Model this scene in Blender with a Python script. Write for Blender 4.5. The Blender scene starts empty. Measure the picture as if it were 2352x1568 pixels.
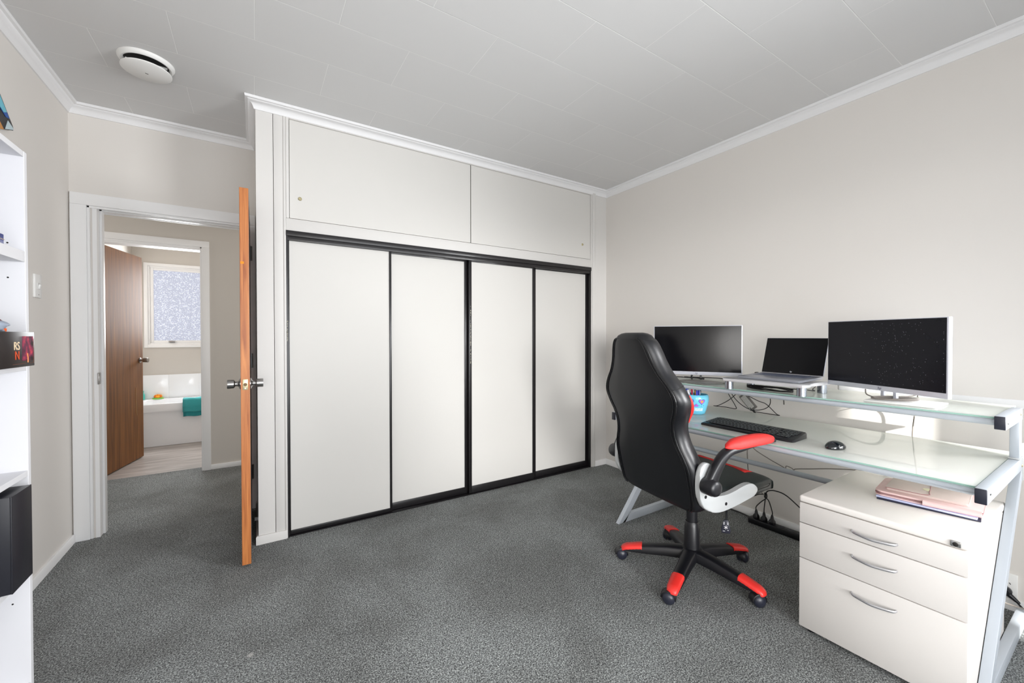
import bpy, bmesh, math, random
from mathutils import Vector, Matrix, noise
random.seed(7)
C = bpy.context.scene.collection
SC = bpy.context.scene
PI = math.pi

# ------------------------------------------------------------------ camera
FPX = 931.465
YAW, PIT, ROL = 0.565453442, -0.0112684782, 0.000742486
CAM = Vector((0, 0, 1.215))
fw = Vector((math.sin(YAW)*math.cos(PIT), math.cos(YAW)*math.cos(PIT), math.sin(PIT)))
rt = Vector((math.cos(YAW), -math.sin(YAW), 0))
dn = fw.cross(rt)
r2 = rt*math.cos(ROL) + dn*math.sin(ROL)
d2 = dn*math.cos(ROL) - rt*math.sin(ROL)
cd = bpy.data.cameras.new('camera'); cam = bpy.data.objects.new('camera', cd); C.objects.link(cam)
cd.sensor_width = 36; cd.sensor_fit = 'HORIZONTAL'; cd.lens = 36*FPX/2352; cd.clip_start = 0.02; cd.clip_end = 60
cam.matrix_world = Matrix(((r2.x, -d2.x, -fw.x, CAM.x), (r2.y, -d2.y, -fw.y, CAM.y), (r2.z, -d2.z, -fw.z, CAM.z), (0, 0, 0, 1)))
SC.camera = cam

# ------------------------------------------------------------------ world, exposure, lights
w = bpy.data.worlds.new('world'); SC.world = w; w.use_nodes = True
w.node_tree.nodes['Background'].inputs[0].default_value = (0.75, 0.86, 1.0, 1)
w.node_tree.nodes['Background'].inputs[1].default_value = 1.0
SC.view_settings.view_transform = 'Standard'; SC.view_settings.look = 'None'
SC.view_settings.gamma = 1; SC.view_settings.use_curve_mapping = False
SC.view_settings.exposure = -0.17
SC.cycles.use_denoising = True
SC.cycles.max_bounces = 14; SC.cycles.diffuse_bounces = 9; SC.cycles.glossy_bounces = 5
SC.cycles.sample_clamp_indirect = 6; SC.cycles.caustics_reflective = False; SC.cycles.caustics_refractive = False

def area(name, loc, direction, sx, sy, power, col=(1, 1, 1), spread=180):
    l = bpy.data.lights.new(name, 'AREA'); l.shape = 'RECTANGLE'; l.size = sx; l.size_y = sy
    l.energy = power; l.color = col; l.spread = math.radians(spread)
    o = bpy.data.objects.new(name, l); C.objects.link(o); o.location = loc
    o.rotation_euler = Vector(direction).to_track_quat('-Z', 'Y').to_euler()
    return o
# daylight through the wide window in the wall behind the photographer
area('window_daylight', (0.75, -1.16, 1.15), (0.1, 1, -0.10), 2.2, 1.9, 34, (0.985, 0.992, 1.0), 130)
# daylight through the window in the right hand wall, just out of frame beside the photographer
area('side_window_daylight', (2.80, -0.50, 1.45), (-1, 0.82, -0.10), 1.05, 1.3, 40, (0.985, 0.992, 1.0), 85)
# added soft fill light behind the photographer, not a lamp of the room
def point_fill(name, loc, power, r, col=(1, 0.985, 0.965)):
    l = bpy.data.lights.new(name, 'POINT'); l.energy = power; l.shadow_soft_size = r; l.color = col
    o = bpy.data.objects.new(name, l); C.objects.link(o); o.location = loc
point_fill('rear_fill_light', (-0.45, -0.95, 1.1), 57, 0.3)
# daylight through the bathroom window; the two hall lights are added fill
area('bathroom_daylight', (-0.62, 6.36, 1.62), (0, -1, -0.12), 0.8, 0.8, 42, (0.96, 0.98, 1.0))
area('hall_fill_right', (1.7, 4.05, 1.6), (-1, 0.12, 0), 0.8, 1.7, 17, (1.0, 0.98, 0.96))
area('hall_fill_left', (-2.1, 4.05, 2.0), (1, 0.05, -0.25), 0.7, 0.9, 9, (1.0, 0.98, 0.96))
def sunlamp(name, d, e, ang, col):
    l = bpy.data.lights.new(name, 'SUN'); l.energy = e; l.angle = math.radians(ang); l.color = col
    o = bpy.data.objects.new(name, l); C.objects.link(o); o.rotation_euler = Vector(d).to_track_quat('-Z', 'Y').to_euler()
sunlamp('sun', (0.37, 1.0, -0.46), 15, 0.6, (1.0, 0.98, 0.94))
sunlamp('bright_horizon', (0.37, 1.0, -0.10), 2.4, 16, (1.0, 0.99, 0.98))

# ------------------------------------------------------------------ materials
def lin(c):
    return tuple(((x/255)/12.92 if x/255 <= 0.04045 else ((x/255+0.055)/1.055)**2.4) for x in c)
MATS = {}
def mat(name, rgb, rough=0.5, metal=0.0, coat=0.0, spec=0.5, noise_amt=0.0, noise_scale=8.0, bump=0.0, bump_scale=200.0, bump_dist=0.001, emit=None, estr=0, stretch=None, sheen=0):
    if name in MATS: return MATS[name]
    m = bpy.data.materials.new(name); m.use_nodes = True; nt = m.node_tree; b = nt.nodes['Principled BSDF']
    col = lin(rgb) + (1,)
    b.inputs['Base Color'].default_value = col
    b.inputs['Roughness'].default_value = rough; b.inputs['Metallic'].default_value = metal
    b.inputs['Coat Weight'].default_value = coat; b.inputs['Specular IOR Level'].default_value = spec
    if sheen: b.inputs['Sheen Weight'].default_value = sheen
    tc = nt.nodes.new('ShaderNodeTexCoord'); vec = tc.outputs['Object']
    if stretch:
        mp = nt.nodes.new('ShaderNodeMapping'); mp.inputs['Scale'].default_value = stretch
        nt.links.new(vec, mp.inputs['Vector']); vec = mp.outputs['Vector']
    n = nt.nodes.new('ShaderNodeTexNoise'); n.inputs['Scale'].default_value = noise_scale; n.inputs['Detail'].default_value = 4
    nt.links.new(vec, n.inputs['Vector'])
    mx = nt.nodes.new('ShaderNodeMix'); mx.data_type = 'RGBA'
    k = noise_amt
    mx.inputs['A'].default_value = tuple(max(0, c*(1-k)) for c in col[:3]) + (1,)
    mx.inputs['B'].default_value = tuple(min(1, c*(1+k)) for c in col[:3]) + (1,)
    nt.links.new(n.outputs['Fac'], mx.inputs['Factor']); nt.links.new(mx.outputs['Result'], b.inputs['Base Color'])
    if bump:
        n2 = nt.nodes.new('ShaderNodeTexNoise'); n2.inputs['Scale'].default_value = bump_scale; n2.inputs['Detail'].default_value = 3
        nt.links.new(vec, n2.inputs['Vector'])
        bp = nt.nodes.new('ShaderNodeBump'); bp.inputs['Strength'].default_value = bump; bp.inputs['Distance'].default_value = bump_dist
        nt.links.new(n2.outputs['Fac'], bp.inputs['Height']); nt.links.new(bp.outputs['Normal'], b.inputs['Normal'])
    if emit:
        b.inputs['Emission Color'].default_value = lin(emit) + (1,); b.inputs['Emission Strength'].default_value = estr
    MATS[name] = m
    return m

WALL = mat('wall_paint', (221, 217, 212), 0.75, noise_amt=0.012, noise_scale=2.5, bump=0.15, bump_scale=120)
HALLW = mat('hall_paint', (202, 197, 190), 0.75, noise_amt=0.015, noise_scale=2, bump=0.15, bump_scale=90)
TRIM = mat('white_gloss_trim', (240, 240, 240), 0.38, noise_amt=0.01)
PILLAR = mat('pillar_paint', (214, 212, 209), 0.55, noise_amt=0.012, noise_scale=3)
PANEL = mat('wardrobe_panel', (211, 209, 205), 0.62, noise_amt=0.012, noise_scale=3)
BLACKF = mat('black_frame', (24, 22, 24), 0.32, coat=0.1, noise_amt=0.1, noise_scale=40)
SILVER = mat('silver_paint', (188, 195, 203), 0.38, metal=0.3, noise_amt=0.03)
SILVLT = mat('silver_bracket', (196, 199, 200), 0.33, metal=0.35, noise_amt=0.03)
CHROME = mat('chrome', (200, 200, 200), 0.18, metal=1.0)
BRUSH = mat('brushed_steel', (170, 168, 166), 0.28, metal=1.0, noise_amt=0.06, stretch=(1, 1, 12))
BRASS = mat('latch_brass', (196, 186, 150), 0.35, metal=0.7)
GLASSW = mat('white_glass', (244, 246, 243), 0.04, coat=0.3, noise_amt=0.006)
GLASSE = mat('green_glass_edge', (150, 188, 176), 0.15, noise_amt=0.05)
LEATHER = mat('black_leather', (9, 10, 15), 0.38, coat=0.04, noise_amt=0.1, bump=0.25, bump_scale=350, bump_dist=0.0006)
LEATHRD = mat('red_fabric', (214, 44, 40), 0.6, noise_amt=0.1, noise_scale=60, bump=0.7, bump_scale=420, bump_dist=0.0012)
SEATLTH = mat('seat_leather', (30, 38, 38), 0.42, noise_amt=0.08, bump=0.3, bump_scale=300, bump_dist=0.0006)
BLKPL = mat('black_plastic', (15, 15, 20), 0.38, noise_amt=0.06)
DKPL = mat('dark_plastic', (36, 38, 50), 0.35, noise_amt=0.05)
REDPL = mat('red_plastic', (222, 48, 42), 0.38, noise_amt=0.03)
KEYS = mat('key_plastic', (30, 33, 36), 0.45, noise_amt=0.05)
KEYM = mat('key_marking', (150, 160, 165), 0.6)
SCREEN = mat('screen_glass', (7, 7, 11), 0.14, spec=0.2)
SCREEND = mat('dusty_screen', (15, 15, 23), 0.22, spec=0.2, noise_amt=0.2, noise_scale=30)
MONSIL = mat('monitor_silver', (205, 207, 216), 0.35, metal=0.25, noise_amt=0.02)
LAPSIL = mat('laptop_silver', (160, 163, 172), 0.35, metal=0.55, noise_amt=0.02)
WHITEP = mat('white_plastic', (232, 232, 230), 0.4, noise_amt=0.01)
CAB = mat('cabinet_enamel', (214, 210, 206), 0.4, noise_amt=0.012, noise_scale=5, bump=0.1, bump_scale=500)
CABTOP = mat('cabinet_top', (232, 228, 223), 0.28, noise_amt=0.01)
DARK = mat('dark_gap', (14, 13, 13), 0.8)
CABLE = mat('black_cable', (22, 21, 22), 0.5)
CABLEG = mat('grey_cable', (128, 122, 116), 0.5)
SHELFW = mat('shelf_white', (218, 218, 221), 0.45, noise_amt=0.008)

def wood(name, c1, c2, rough=0.4, axis=2, scale=1.0, coat=0.2, strong=1.0):
    m = bpy.data.materials.new(name); m.use_nodes = True; nt = m.node_tree; b = nt.nodes['Principled BSDF']
    tc = nt.nodes.new('ShaderNodeTexCoord'); mp = nt.nodes.new('ShaderNodeMapping')
    sc = [26*scale]*3; sc[axis] = 1.1*scale
    mp.inputs['Scale'].default_value = sc
    nt.links.new(tc.outputs['Object'], mp.inputs['Vector'])
    n = nt.nodes.new('ShaderNodeTexNoise'); n.inputs['Scale'].default_value = 1.4; n.inputs['Detail'].default_value = 7; n.inputs['Distortion'].default_value = 0.7
    nt.links.new(mp.outputs['Vector'], n.inputs['Vector'])
    r = nt.nodes.new('ShaderNodeValToRGB')
    r.color_ramp.elements[0].position = 0.5-0.22*strong; r.color_ramp.elements[0].color = lin(c1) + (1,)
    r.color_ramp.elements[1].position = 0.5+0.22*strong; r.color_ramp.elements[1].color = lin(c2) + (1,)
    nt.links.new(n.outputs['Fac'], r.inputs['Fac']); nt.links.new(r.outputs['Color'], b.inputs['Base Color'])
    b.inputs['Roughness'].default_value = rough; b.inputs['Coat Weight'].default_value = coat; b.inputs['Coat Roughness'].default_value = 0.3
    return m
WOODEDGE = wood('orange_door_edge', (144, 72, 24), (204, 130, 68), 0.5, scale=2.0)
WOODDOOR = wood('brown_door_veneer', (92, 54, 20), (140, 90, 40), 0.6, coat=0.0)
WOODDARK = wood('dark_door_veneer', (60, 34, 22), (96, 58, 36), 0.3)

def translucent(m, fac):
    nt = m.node_tree; b = nt.nodes['Principled BSDF']; out = nt.nodes['Material Output']
    t = nt.nodes.new('ShaderNodeBsdfTranslucent'); t.inputs['Color'].default_value = b.inputs['Base Color'].default_value
    mx = nt.nodes.new('ShaderNodeMixShader'); mx.inputs[0].default_value = fac
    nt.links.new(b.outputs[0], mx.inputs[1]); nt.links.new(t.outputs[0], mx.inputs[2]); nt.links.new(mx.outputs[0], out.inputs['Surface'])
translucent(GLASSW, 0.5)

SPOT = (-0.022, 1.834, 0.0)
def carpet():
    m = bpy.data.materials.new('grey_carpet'); m.use_nodes = True; nt = m.node_tree; b = nt.nodes['Principled BSDF']
    tc = nt.nodes.new('ShaderNodeTexCoord'); v = tc.outputs['Object']
    def nz(s, d=3, dist=0.0):
        n = nt.nodes.new('ShaderNodeTexNoise'); n.inputs['Scale'].default_value = s; n.inputs['Detail'].default_value = d; n.inputs['Distortion'].default_value = dist
        nt.links.new(v, n.inputs['Vector']); return n.outputs['Fac']
    fine = nz(210, 3, 0.6)
    r = nt.nodes.new('ShaderNodeValToRGB'); e = r.color_ramp.elements
    e[0].position = 0.36; e[0].color = lin((52, 54, 54)) + (1,)
    e[1].position = 0.66; e[1].color = lin((186, 191, 189)) + (1,)
    mid = e.new(0.5); mid.color = lin((114, 117, 117)) + (1,)
    nt.links.new(fine, r.inputs['Fac'])
    big = nz(2.2, 3, 0.4)
    rr = nt.nodes.new('ShaderNodeValToRGB'); q = rr.color_ramp.elements
    q[0].position = 0.38; q[0].color = (0.74, 0.73, 0.72, 1); q[1].position = 0.62; q[1].color = (1.05, 1.05, 1.05, 1)
    nt.links.new(big, rr.inputs['Fac'])
    mx = nt.nodes.new('ShaderNodeMix'); mx.data_type = 'RGBA'; mx.blend_type = 'MULTIPLY'; mx.inputs['Factor'].default_value = 1
    nt.links.new(r.outputs['Color'], mx.inputs['A']); nt.links.new(rr.outputs['Color'], mx.inputs['B'])
    # small pale worn mark in the pile
    vm = nt.nodes.new('ShaderNodeVectorMath'); vm.operation = 'DISTANCE'; vm.inputs[1].default_value = SPOT
    nt.links.new(v, vm.inputs[0])
    ad = nt.nodes.new('ShaderNodeMath'); ad.operation = 'MULTIPLY_ADD'; ad.inputs[1].default_value = 0.02; nt.links.new(nz(60), ad.inputs[0]); nt.links.new(vm.outputs['Value'], ad.inputs[2])
    mr = nt.nodes.new('ShaderNodeMapRange'); mr.inputs['From Min'].default_value = 0.014; mr.inputs['From Max'].default_value = 0.026; mr.inputs['To Min'].default_value = 0.55; mr.inputs['To Max'].default_value = 0
    nt.links.new(ad.outputs[0], mr.inputs['Value'])
    m2 = nt.nodes.new('ShaderNodeMix'); m2.data_type = 'RGBA'; nt.links.new(mr.outputs['Result'], m2.inputs['Factor']); nt.links.new(mx.outputs['Result'], m2.inputs['A']); m2.inputs['B'].default_value = (0.6, 0.58, 0.56, 1)
    nt.links.new(m2.outputs['Result'], b.inputs['Base Color'])
    b.inputs['Roughness'].default_value = 1.0; b.inputs['Specular IOR Level'].default_value = 0.08; b.inputs['Sheen Weight'].default_value = 0.15
    bp = nt.nodes.new('ShaderNodeBump'); bp.inputs['Strength'].default_value = 0.9; bp.inputs['Distance'].default_value = 0.006
    nt.links.new(fine, bp.inputs['Height']); nt.links.new(bp.outputs['Normal'], b.inputs['Normal'])
    return m
CARPET = carpet()

def ceilmat():
    m = bpy.data.materials.new('ceiling_tiles'); m.use_nodes = True; nt = m.node_tree; b = nt.nodes['Principled BSDF']
    tc = nt.nodes.new('ShaderNodeTexCoord'); mp = nt.nodes.new('ShaderNodeMapping')
    mp.inputs['Location'].default_value = (0.306, -0.0698, 0)
    nt.links.new(tc.outputs['Object'], mp.inputs['Vector'])
    br = nt.nodes.new('ShaderNodeTexBrick'); br.offset = 0.5; br.offset_frequency = 2
    br.inputs['Scale'].default_value = 1; br.inputs['Brick Width'].default_value = 0.630; br.inputs['Row Height'].default_value = 0.3096
    br.inputs['Mortar Size'].default_value = 0.0022; br.inputs['Mortar Smooth'].default_value = 0.4
    br.inputs['Color1'].default_value = lin((211, 211, 211)) + (1,); br.inputs['Color2'].default_value = lin((213, 213, 213)) + (1,)
    br.inputs['Mortar'].default_value = lin((229, 229, 228)) + (1,)  # seams paler than the tiles: light caught along the joints, put into the colour
    nt.links.new(mp.outputs['Vector'], br.inputs['Vector']); nt.links.new(br.outputs['Color'], b.inputs['Base Color'])
    bp = nt.nodes.new('ShaderNodeBump'); bp.inputs['Strength'].default_value = 0.6; bp.inputs['Distance'].default_value = 0.002; bp.invert = True
    nt.links.new(br.outputs['Fac'], bp.inputs['Height']); nt.links.new(bp.outputs['Normal'], b.inputs['Normal'])
    b.inputs['Roughness'].default_value = 0.7
    return m
CEIL = ceilmat()

def vinylmat():
    m = bpy.data.materials.new('bathroom_vinyl'); m.use_nodes = True; nt = m.node_tree; b = nt.nodes['Principled BSDF']
    tc = nt.nodes.new('ShaderNodeTexCoord'); mp = nt.nodes.new('ShaderNodeMapping'); mp.inputs['Scale'].default_value = (1.2, 9, 1)
    nt.links.new(tc.outputs['Object'], mp.inputs['Vector'])
    n = nt.nodes.new('ShaderNodeTexNoise'); n.inputs['Scale'].default_value = 2.4; n.inputs['Detail'].default_value = 6
    nt.links.new(mp.outputs['Vector'], n.inputs['Vector'])
    r = nt.nodes.new('ShaderNodeValToRGB'); r.color_ramp.elements[0].position = 0.3; r.color_ramp.elements[0].color = lin((134, 126, 120)) + (1,)
    r.color_ramp.elements[1].position = 0.7; r.color_ramp.elements[1].color = lin((186, 178, 173)) + (1,)
    nt.links.new(n.outputs['Fac'], r.inputs['Fac']); nt.links.new(r.outputs['Color'], b.inputs['Base Color'])
    b.inputs['Roughness'].default_value = 0.3
    return m
VINYL = vinylmat()

def frostmat():
    m = bpy.data.materials.new('patterned_window_glass'); m.use_nodes = True; nt = m.node_tree; b = nt.nodes['Principled BSDF']
    tc = nt.nodes.new('ShaderNodeTexCoord')
    mp = nt.nodes.new('ShaderNodeMapping'); mp.inputs['Scale'].default_value = (60, 60, 85)
    nt.links.new(tc.outputs['Object'], mp.inputs['Vector'])
    v = nt.nodes.new('ShaderNodeTexVoronoi'); v.inputs['Scale'].default_value = 1; nt.links.new(mp.outputs['Vector'], v.inputs['Vector'])
    n = nt.nodes.new('ShaderNodeTexNoise'); n.inputs['Scale'].default_value = 0.35; n.inputs['Detail'].default_value = 4; nt.links.new(mp.outputs['Vector'], n.inputs['Vector'])
    ad = nt.nodes.new('ShaderNodeMath'); ad.operation = 'ADD'; nt.links.new(v.outputs['Distance'], ad.inputs[0]); nt.links.new(n.outputs['Fac'], ad.inputs[1])
    r = nt.nodes.new('ShaderNodeValToRGB'); r.color_ramp.elements[0].position = 0.55; r.color_ramp.elements[0].color = lin((236, 241, 255)) + (1,)
    r.color_ramp.elements[1].position = 1.35; r.color_ramp.elements[1].color = lin((120, 124, 142)) + (1,)
    r.color_ramp.elements[1].position = 1.0
    r.color_ramp.elements[1].color = lin((150, 155, 175)) + (1,)
    nt.links.new(ad.outputs[0], r.inputs['Fac'])
    nt.links.new(r.outputs['Color'], b.inputs['Emission Color']); b.inputs['Emission Strength'].default_value = 1.05
    b.inputs['Base Color'].default_value = (0.3, 0.32, 0.36, 1); b.inputs['Roughness'].default_value = 0.3
    return m
FROST = frostmat()

# ------------------------------------------------------------------ mesh helpers
def newbm(): return bmesh.new()
def link(name, bm, m, parent=None, smooth=40, sub=0):
    bmesh.ops.recalc_face_normals(bm, faces=bm.faces)
    me = bpy.data.meshes.new(name)
    if smooth:
        a = math.radians(smooth)
        for f in bm.faces: f.smooth = True
        for e in bm.edges:
            if len(e.link_faces) == 2 and e.calc_face_angle(0) > a: e.smooth = False
    bm.to_mesh(me); bm.free()
    for q in (m if isinstance(m, (list, tuple)) else [m]): me.materials.append(q)
    o = bpy.data.objects.new(name, me); C.objects.link(o)
    if parent: o.parent = parent
    if sub:
        s = o.modifiers.new('subdivision', 'SUBSURF'); s.levels = sub; s.render_levels = sub
    return o
def tag(o, label=None, cat=None, group=None, kind=None):
    if label: o['label'] = label
    if cat: o['category'] = cat
    if group: o['group'] = group
    if kind: o['kind'] = kind
    return o
def empty(name, loc=(0, 0, 0), rz=0, label=None, cat=None, group=None):
    o = bpy.data.objects.new(name, None); C.objects.link(o); o.location = loc; o.rotation_euler = (0, 0, rz)
    o.empty_display_size = 0.05
    return tag(o, label, cat, group)
def struct(o): o['kind'] = 'structure'; return o

def box(bm, x0, x1, y0, y1, z0, z1, bev=0.0, seg=2, M=None, mi=0):
    vs = [bm.verts.new(Vector(p)) for p in ((x0, y0, z0), (x1, y0, z0), (x1, y1, z0), (x0, y1, z0), (x0, y0, z1), (x1, y0, z1), (x1, y1, z1), (x0, y1, z1))]
    fs = [bm.faces.new([vs[i] for i in q]) for q in ((0, 3, 2, 1), (4, 5, 6, 7), (0, 1, 5, 4), (1, 2, 6, 5), (2, 3, 7, 6), (3, 0, 4, 7))]
    for f in fs: f.material_index = mi
    if bev:
        es = set(e for f in fs for e in f.edges)
        r = bmesh.ops.bevel(bm, geom=list(es), offset=bev, segments=seg, profile=0.5, affect='EDGES')
        vs = list(set(v for f in r['faces'] for v in f.verts) | set(v for v in vs if v.is_valid))
        for f in r['faces']: f.material_index = mi
    if M: 
        vv = set(v for v in vs if v.is_valid)
        bmesh.ops.transform(bm, matrix=M, verts=list(vv))
    return vs
def boxobj(name, b, m, parent=None, bev=0.0, seg=2, M=None, smooth=40):
    bm = newbm(); box(bm, *b, bev=bev, seg=seg, M=M); return link(name, bm, m, parent, smooth)
def ring_bridge(bm, A, B, closed=True, mi=0):
    n = len(A)
    for i in range(n if closed else n-1):
        j = (i+1) % n
        try: f = bm.faces.new((A[i], A[j], B[j], B[i])); f.material_index = mi
        except ValueError: pass
def loft(bm, rings, cap=True, closed=True, mi=0):
    R = [[bm.verts.new(Vector(p)) for p in r] for r in rings]
    for a, b in zip(R, R[1:]): ring_bridge(bm, a, b, closed, mi)
    if cap and closed:
        for r in (R[0], R[-1]):
            try: f = bm.faces.new(r); f.material_index = mi
            except ValueError: pass
    return R
def catmull(pts, n=6, closed=False):
    P = [Vector(p) for p in pts]; N = len(P); out = []
    rng = range(N if closed else N-1)
    for i in rng:
        if closed: p0, p1, p2, p3 = P[(i-1) % N], P[i], P[(i+1) % N], P[(i+2) % N]
        else: p0, p1, p2, p3 = P[max(i-1, 0)], P[i], P[i+1], P[min(i+2, N-1)]
        for k in range(n):
            t = k/n
            out.append(0.5*((2*p1)+(-p0+p2)*t+(2*p0-5*p1+4*p2-p3)*t*t+(-p0+3*p1-3*p2+p3)*t**3))
    if not closed: out.append(P[-1])
    return out
def tube(bm, pts, r, seg=8, closed=False, cap=True, rads=None, mi=0):
    P = [Vector(p) for p in pts]; N = len(P)
    rings = []; up = None
    for i, p in enumerate(P):
        if closed: t = (P[(i+1) % N]-P[i-1])
        else: t = P[min(i+1, N-1)]-P[max(i-1, 0)]
        if t.length < 1e-9: t = Vector((0, 0, 1))
        t.normalize()
        if up is None:
            up = Vector((0, 0, 1)) if abs(t.z) < 0.9 else Vector((1, 0, 0))
        a = t.cross(up)
        if a.length < 1e-5: a = t.cross(Vector((1, 0.2, 0)))
        a.normalize(); b = a.cross(t).normalized(); up = b
        rr = rads[i] if rads else r
        rings.append([p+a*math.cos(2*PI*k/seg)*rr+b*math.sin(2*PI*k/seg)*rr for k in range(seg)])
    if closed: rings.append(rings[0])
    if closed:
        R = [[bm.verts.new(q) for q in rg] for rg in rings[:-1]]; R.append(R[0])
        for a, b in zip(R, R[1:]): ring_bridge(bm, a, b, True, mi)
    else: loft(bm, rings, cap=cap, mi=mi)
def cyl(bm, p0, p1, r0, r1=None, seg=24, mi=0):
    r1 = r0 if r1 is None else r1
    tube(bm, [p0, p1], r0, seg, rads=[r0, r1], mi=mi)
def lathe(bm, prof, seg=32, M=None, cap=False, mi=0):
    rings = []
    for r, z in prof: rings.append([Vector((max(r, 1e-5)*math.cos(2*PI*k/seg), max(r, 1e-5)*math.sin(2*PI*k/seg), z)) for k in range(seg)])
    if M: rings = [[M @ p for p in r] for r in rings]
    loft(bm, rings, cap=True, mi=mi)
def axisM(p, d):
    d = Vector(d).normalized(); q = d.to_track_quat('Z', 'Y'); return Matrix.Translation(Vector(p)) @ q.to_matrix().to_4x4()
def prism(bm, poly, thick, M=None, bev=0.0, mi=0):
    """poly: list of (a, b) -> extruded along third axis from 0 to thick; M maps (a, b, c)."""
    bot = [bm.verts.new(Vector((a, b, 0))) for a, b in poly]; top = [bm.verts.new(Vector((a, b, thick))) for a, b in poly]
    fs = []
    fb = bm.faces.new(bot[::-1]); ft = bm.faces.new(top); fs += [fb, ft]
    n = len(poly)
    for i in range(n): fs.append(bm.faces.new((bot[i], bot[(i+1) % n], top[(i+1) % n], top[i])))
    for f in fs: f.material_index = mi
    vs = bot+top
    if bev:
        es = list(fb.edges)+list(ft.edges)
        r = bmesh.ops.bevel(bm, geom=es, offset=bev, segments=2, profile=0.5, affect='EDGES')
        vs = list(set(v for f in r['faces'] for v in f.verts) | set(v for v in vs if v.is_valid))
        for f in r['faces']: f.material_index = mi
    if M: bmesh.ops.transform(bm, matrix=M, verts=[v for v in set(vs) if v.is_valid])
def sweep(bm, path, prof, closed=False):
    """path: xy points, interior on the left; prof: (offset towards interior, z)."""
    P = [Vector(p) for p in path]; N = len(P); rings = []
    for i in range(N):
        if closed or 0 < i < N-1:
            d0 = (P[i]-P[i-1]).normalized(); d1 = (P[(i+1) % N]-P[i]).normalized()
            n0 = Vector((-d0.y, d0.x)); n1 = Vector((-d1.y, d1.x)); m = (n0+n1); m = m/(m.length_squared/2) if m.length > 1e-6 else n0
            m = m if True else n0
        elif i == 0:
            d = (P[1]-P[0]).normalized(); m = Vector((-d.y, d.x))
        else:
            d = (P[-1]-P[-2]).normalized(); m = Vector((-d.y, d.x))
        rings.append([Vector((P[i].x+m.x*o, P[i].y+m.y*o, z)) for o, z in prof])
    if closed:
        R = [[bm.verts.new(p) for p in r] for r in rings]; R.append(R[0])
        for a, b in zip(R, R[1:]): ring_bridge(bm, a, b, True)
    else: loft(bm, rings)
def rotz(a): return Matrix.Rotation(a, 4, 'Z')
def text_mesh(name, s, size, depth, m, M, parent, shear=0.0):
    cu = bpy.data.curves.new(name, 'FONT'); cu.body = s; cu.size = size; cu.extrude = depth; cu.shear = shear
    cu.align_x = 'CENTER'; cu.align_y = 'CENTER'
    tmp = bpy.data.objects.new(name+'_tmp', cu); C.objects.link(tmp)
    dg = bpy.context.evaluated_depsgraph_get(); me = bpy.data.meshes.new_from_object(tmp.evaluated_get(dg))
    bpy.data.objects.remove(tmp); bpy.data.curves.remove(cu)
    me.name = name; me.transform(M); me.materials.clear(); me.materials.append(m)
    o = bpy.data.objects.new(name, me); C.objects.link(o); o.parent = parent
    return o

# ------------------------------------------------------------------ room constants
XL, XR, YB, YW, YN, ZC = -0.918, 2.84, 3.42, 2.795, -1.2, 2.59
XP = 0.012          # left end of the built-in wardrobe

# ================================================================== STRUCTURE
bm = newbm(); box(bm, XL-0.1, XR+0.1, YN-0.1, YB+0.12, -0.08, 0); box(bm, -2.4, 2.2, YB+0.12, 4.74, -0.08, 0)
struct(link('floor', bm, CARPET, smooth=0))
struct(boxobj('floor_bathroom', (-1.32, 0.9, 4.74, 6.55, -0.08, -0.002), VINYL, smooth=0))
struct(boxobj('ceiling', (XL-0.1, XR+0.1, YN-0.1, YB+0.12, ZC, ZC+0.08), CEIL, smooth=0))
struct(boxobj('ceiling_hall', (-2.4, 2.2, YB+0.12, 4.62, 2.5, 2.6), WALL, smooth=0))
struct(boxobj('ceiling_bathroom', (-1.32, 0.9, 4.62, 6.55, 2.42, 2.6), WALL, smooth=0))
struct(boxobj('wall_left', (XL-0.1, XL, YN-0.1, YB+0.12, 0, ZC), WALL, smooth=0))
bm = newbm()
for q in ((YN-0.1, -1.05, 0, ZC), (0.05, YW+0.7, 0, ZC), (-1.05, 0.05, 0, 0.8), (-1.05, 0.05, 2.1, ZC)): box(bm, XR, XR+0.1, *q)
struct(link('wall_right', bm, WALL, smooth=0))
bm = newbm()
for q in ((-1.05, 0.05, 0.8, 0.84), (-1.05, 0.05, 2.06, 2.1), (-1.05, -1.01, 0.8, 2.1), (0.01, 0.05, 0.8, 2.1), (-0.52, -0.48, 0.8, 2.1)): box(bm, XR+0.01, XR+0.07, *q)
w3 = struct(link('window_3', bm, TRIM, smooth=0))
# wall behind the camera with its wide window, and an added unseen slab outside that blocks most of the sun
WX_0, WX_1, WZ_0, WZ_1 = -0.6, 2.19, 0.12, 2.10
bm = newbm()
for q in ((XL-0.1, WX_0, 0, ZC), (WX_1, XR+0.1, 0, ZC), (WX_0, WX_1, 0, WZ_0), (WX_0, WX_1, WZ_1, ZC)):
    box(bm, q[0], q[1], YN-0.1, YN, q[2], q[3])
struct(link('wall_rear', bm, WALL, smooth=0))
bm = newbm()
for q in ((WX_0, WX_1, WZ_0, WZ_0+0.03), (WX_0, WX_1, WZ_1-0.02, WZ_1), (WX_0, WX_0+0.05, WZ_0, WZ_1), (WX_1-0.01, WX_1, WZ_0, WZ_1)):
    box(bm, q[0], q[1], YN-0.08, YN-0.01, q[2], q[3])
struct(link('window_2', bm, TRIM, smooth=0))
bm = newbm(); k = 0.37
prism(bm, [(-8.0, YN-0.11), (2.055-k*0.11, YN-0.11), (2.055-k*5.3, YN-5.3), (-8.0, YN-5.3)], 0.12, Matrix.Translation((0, 0, 2.45)))
struct(link('sun_blocker', bm, TRIM, smooth=0))

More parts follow.
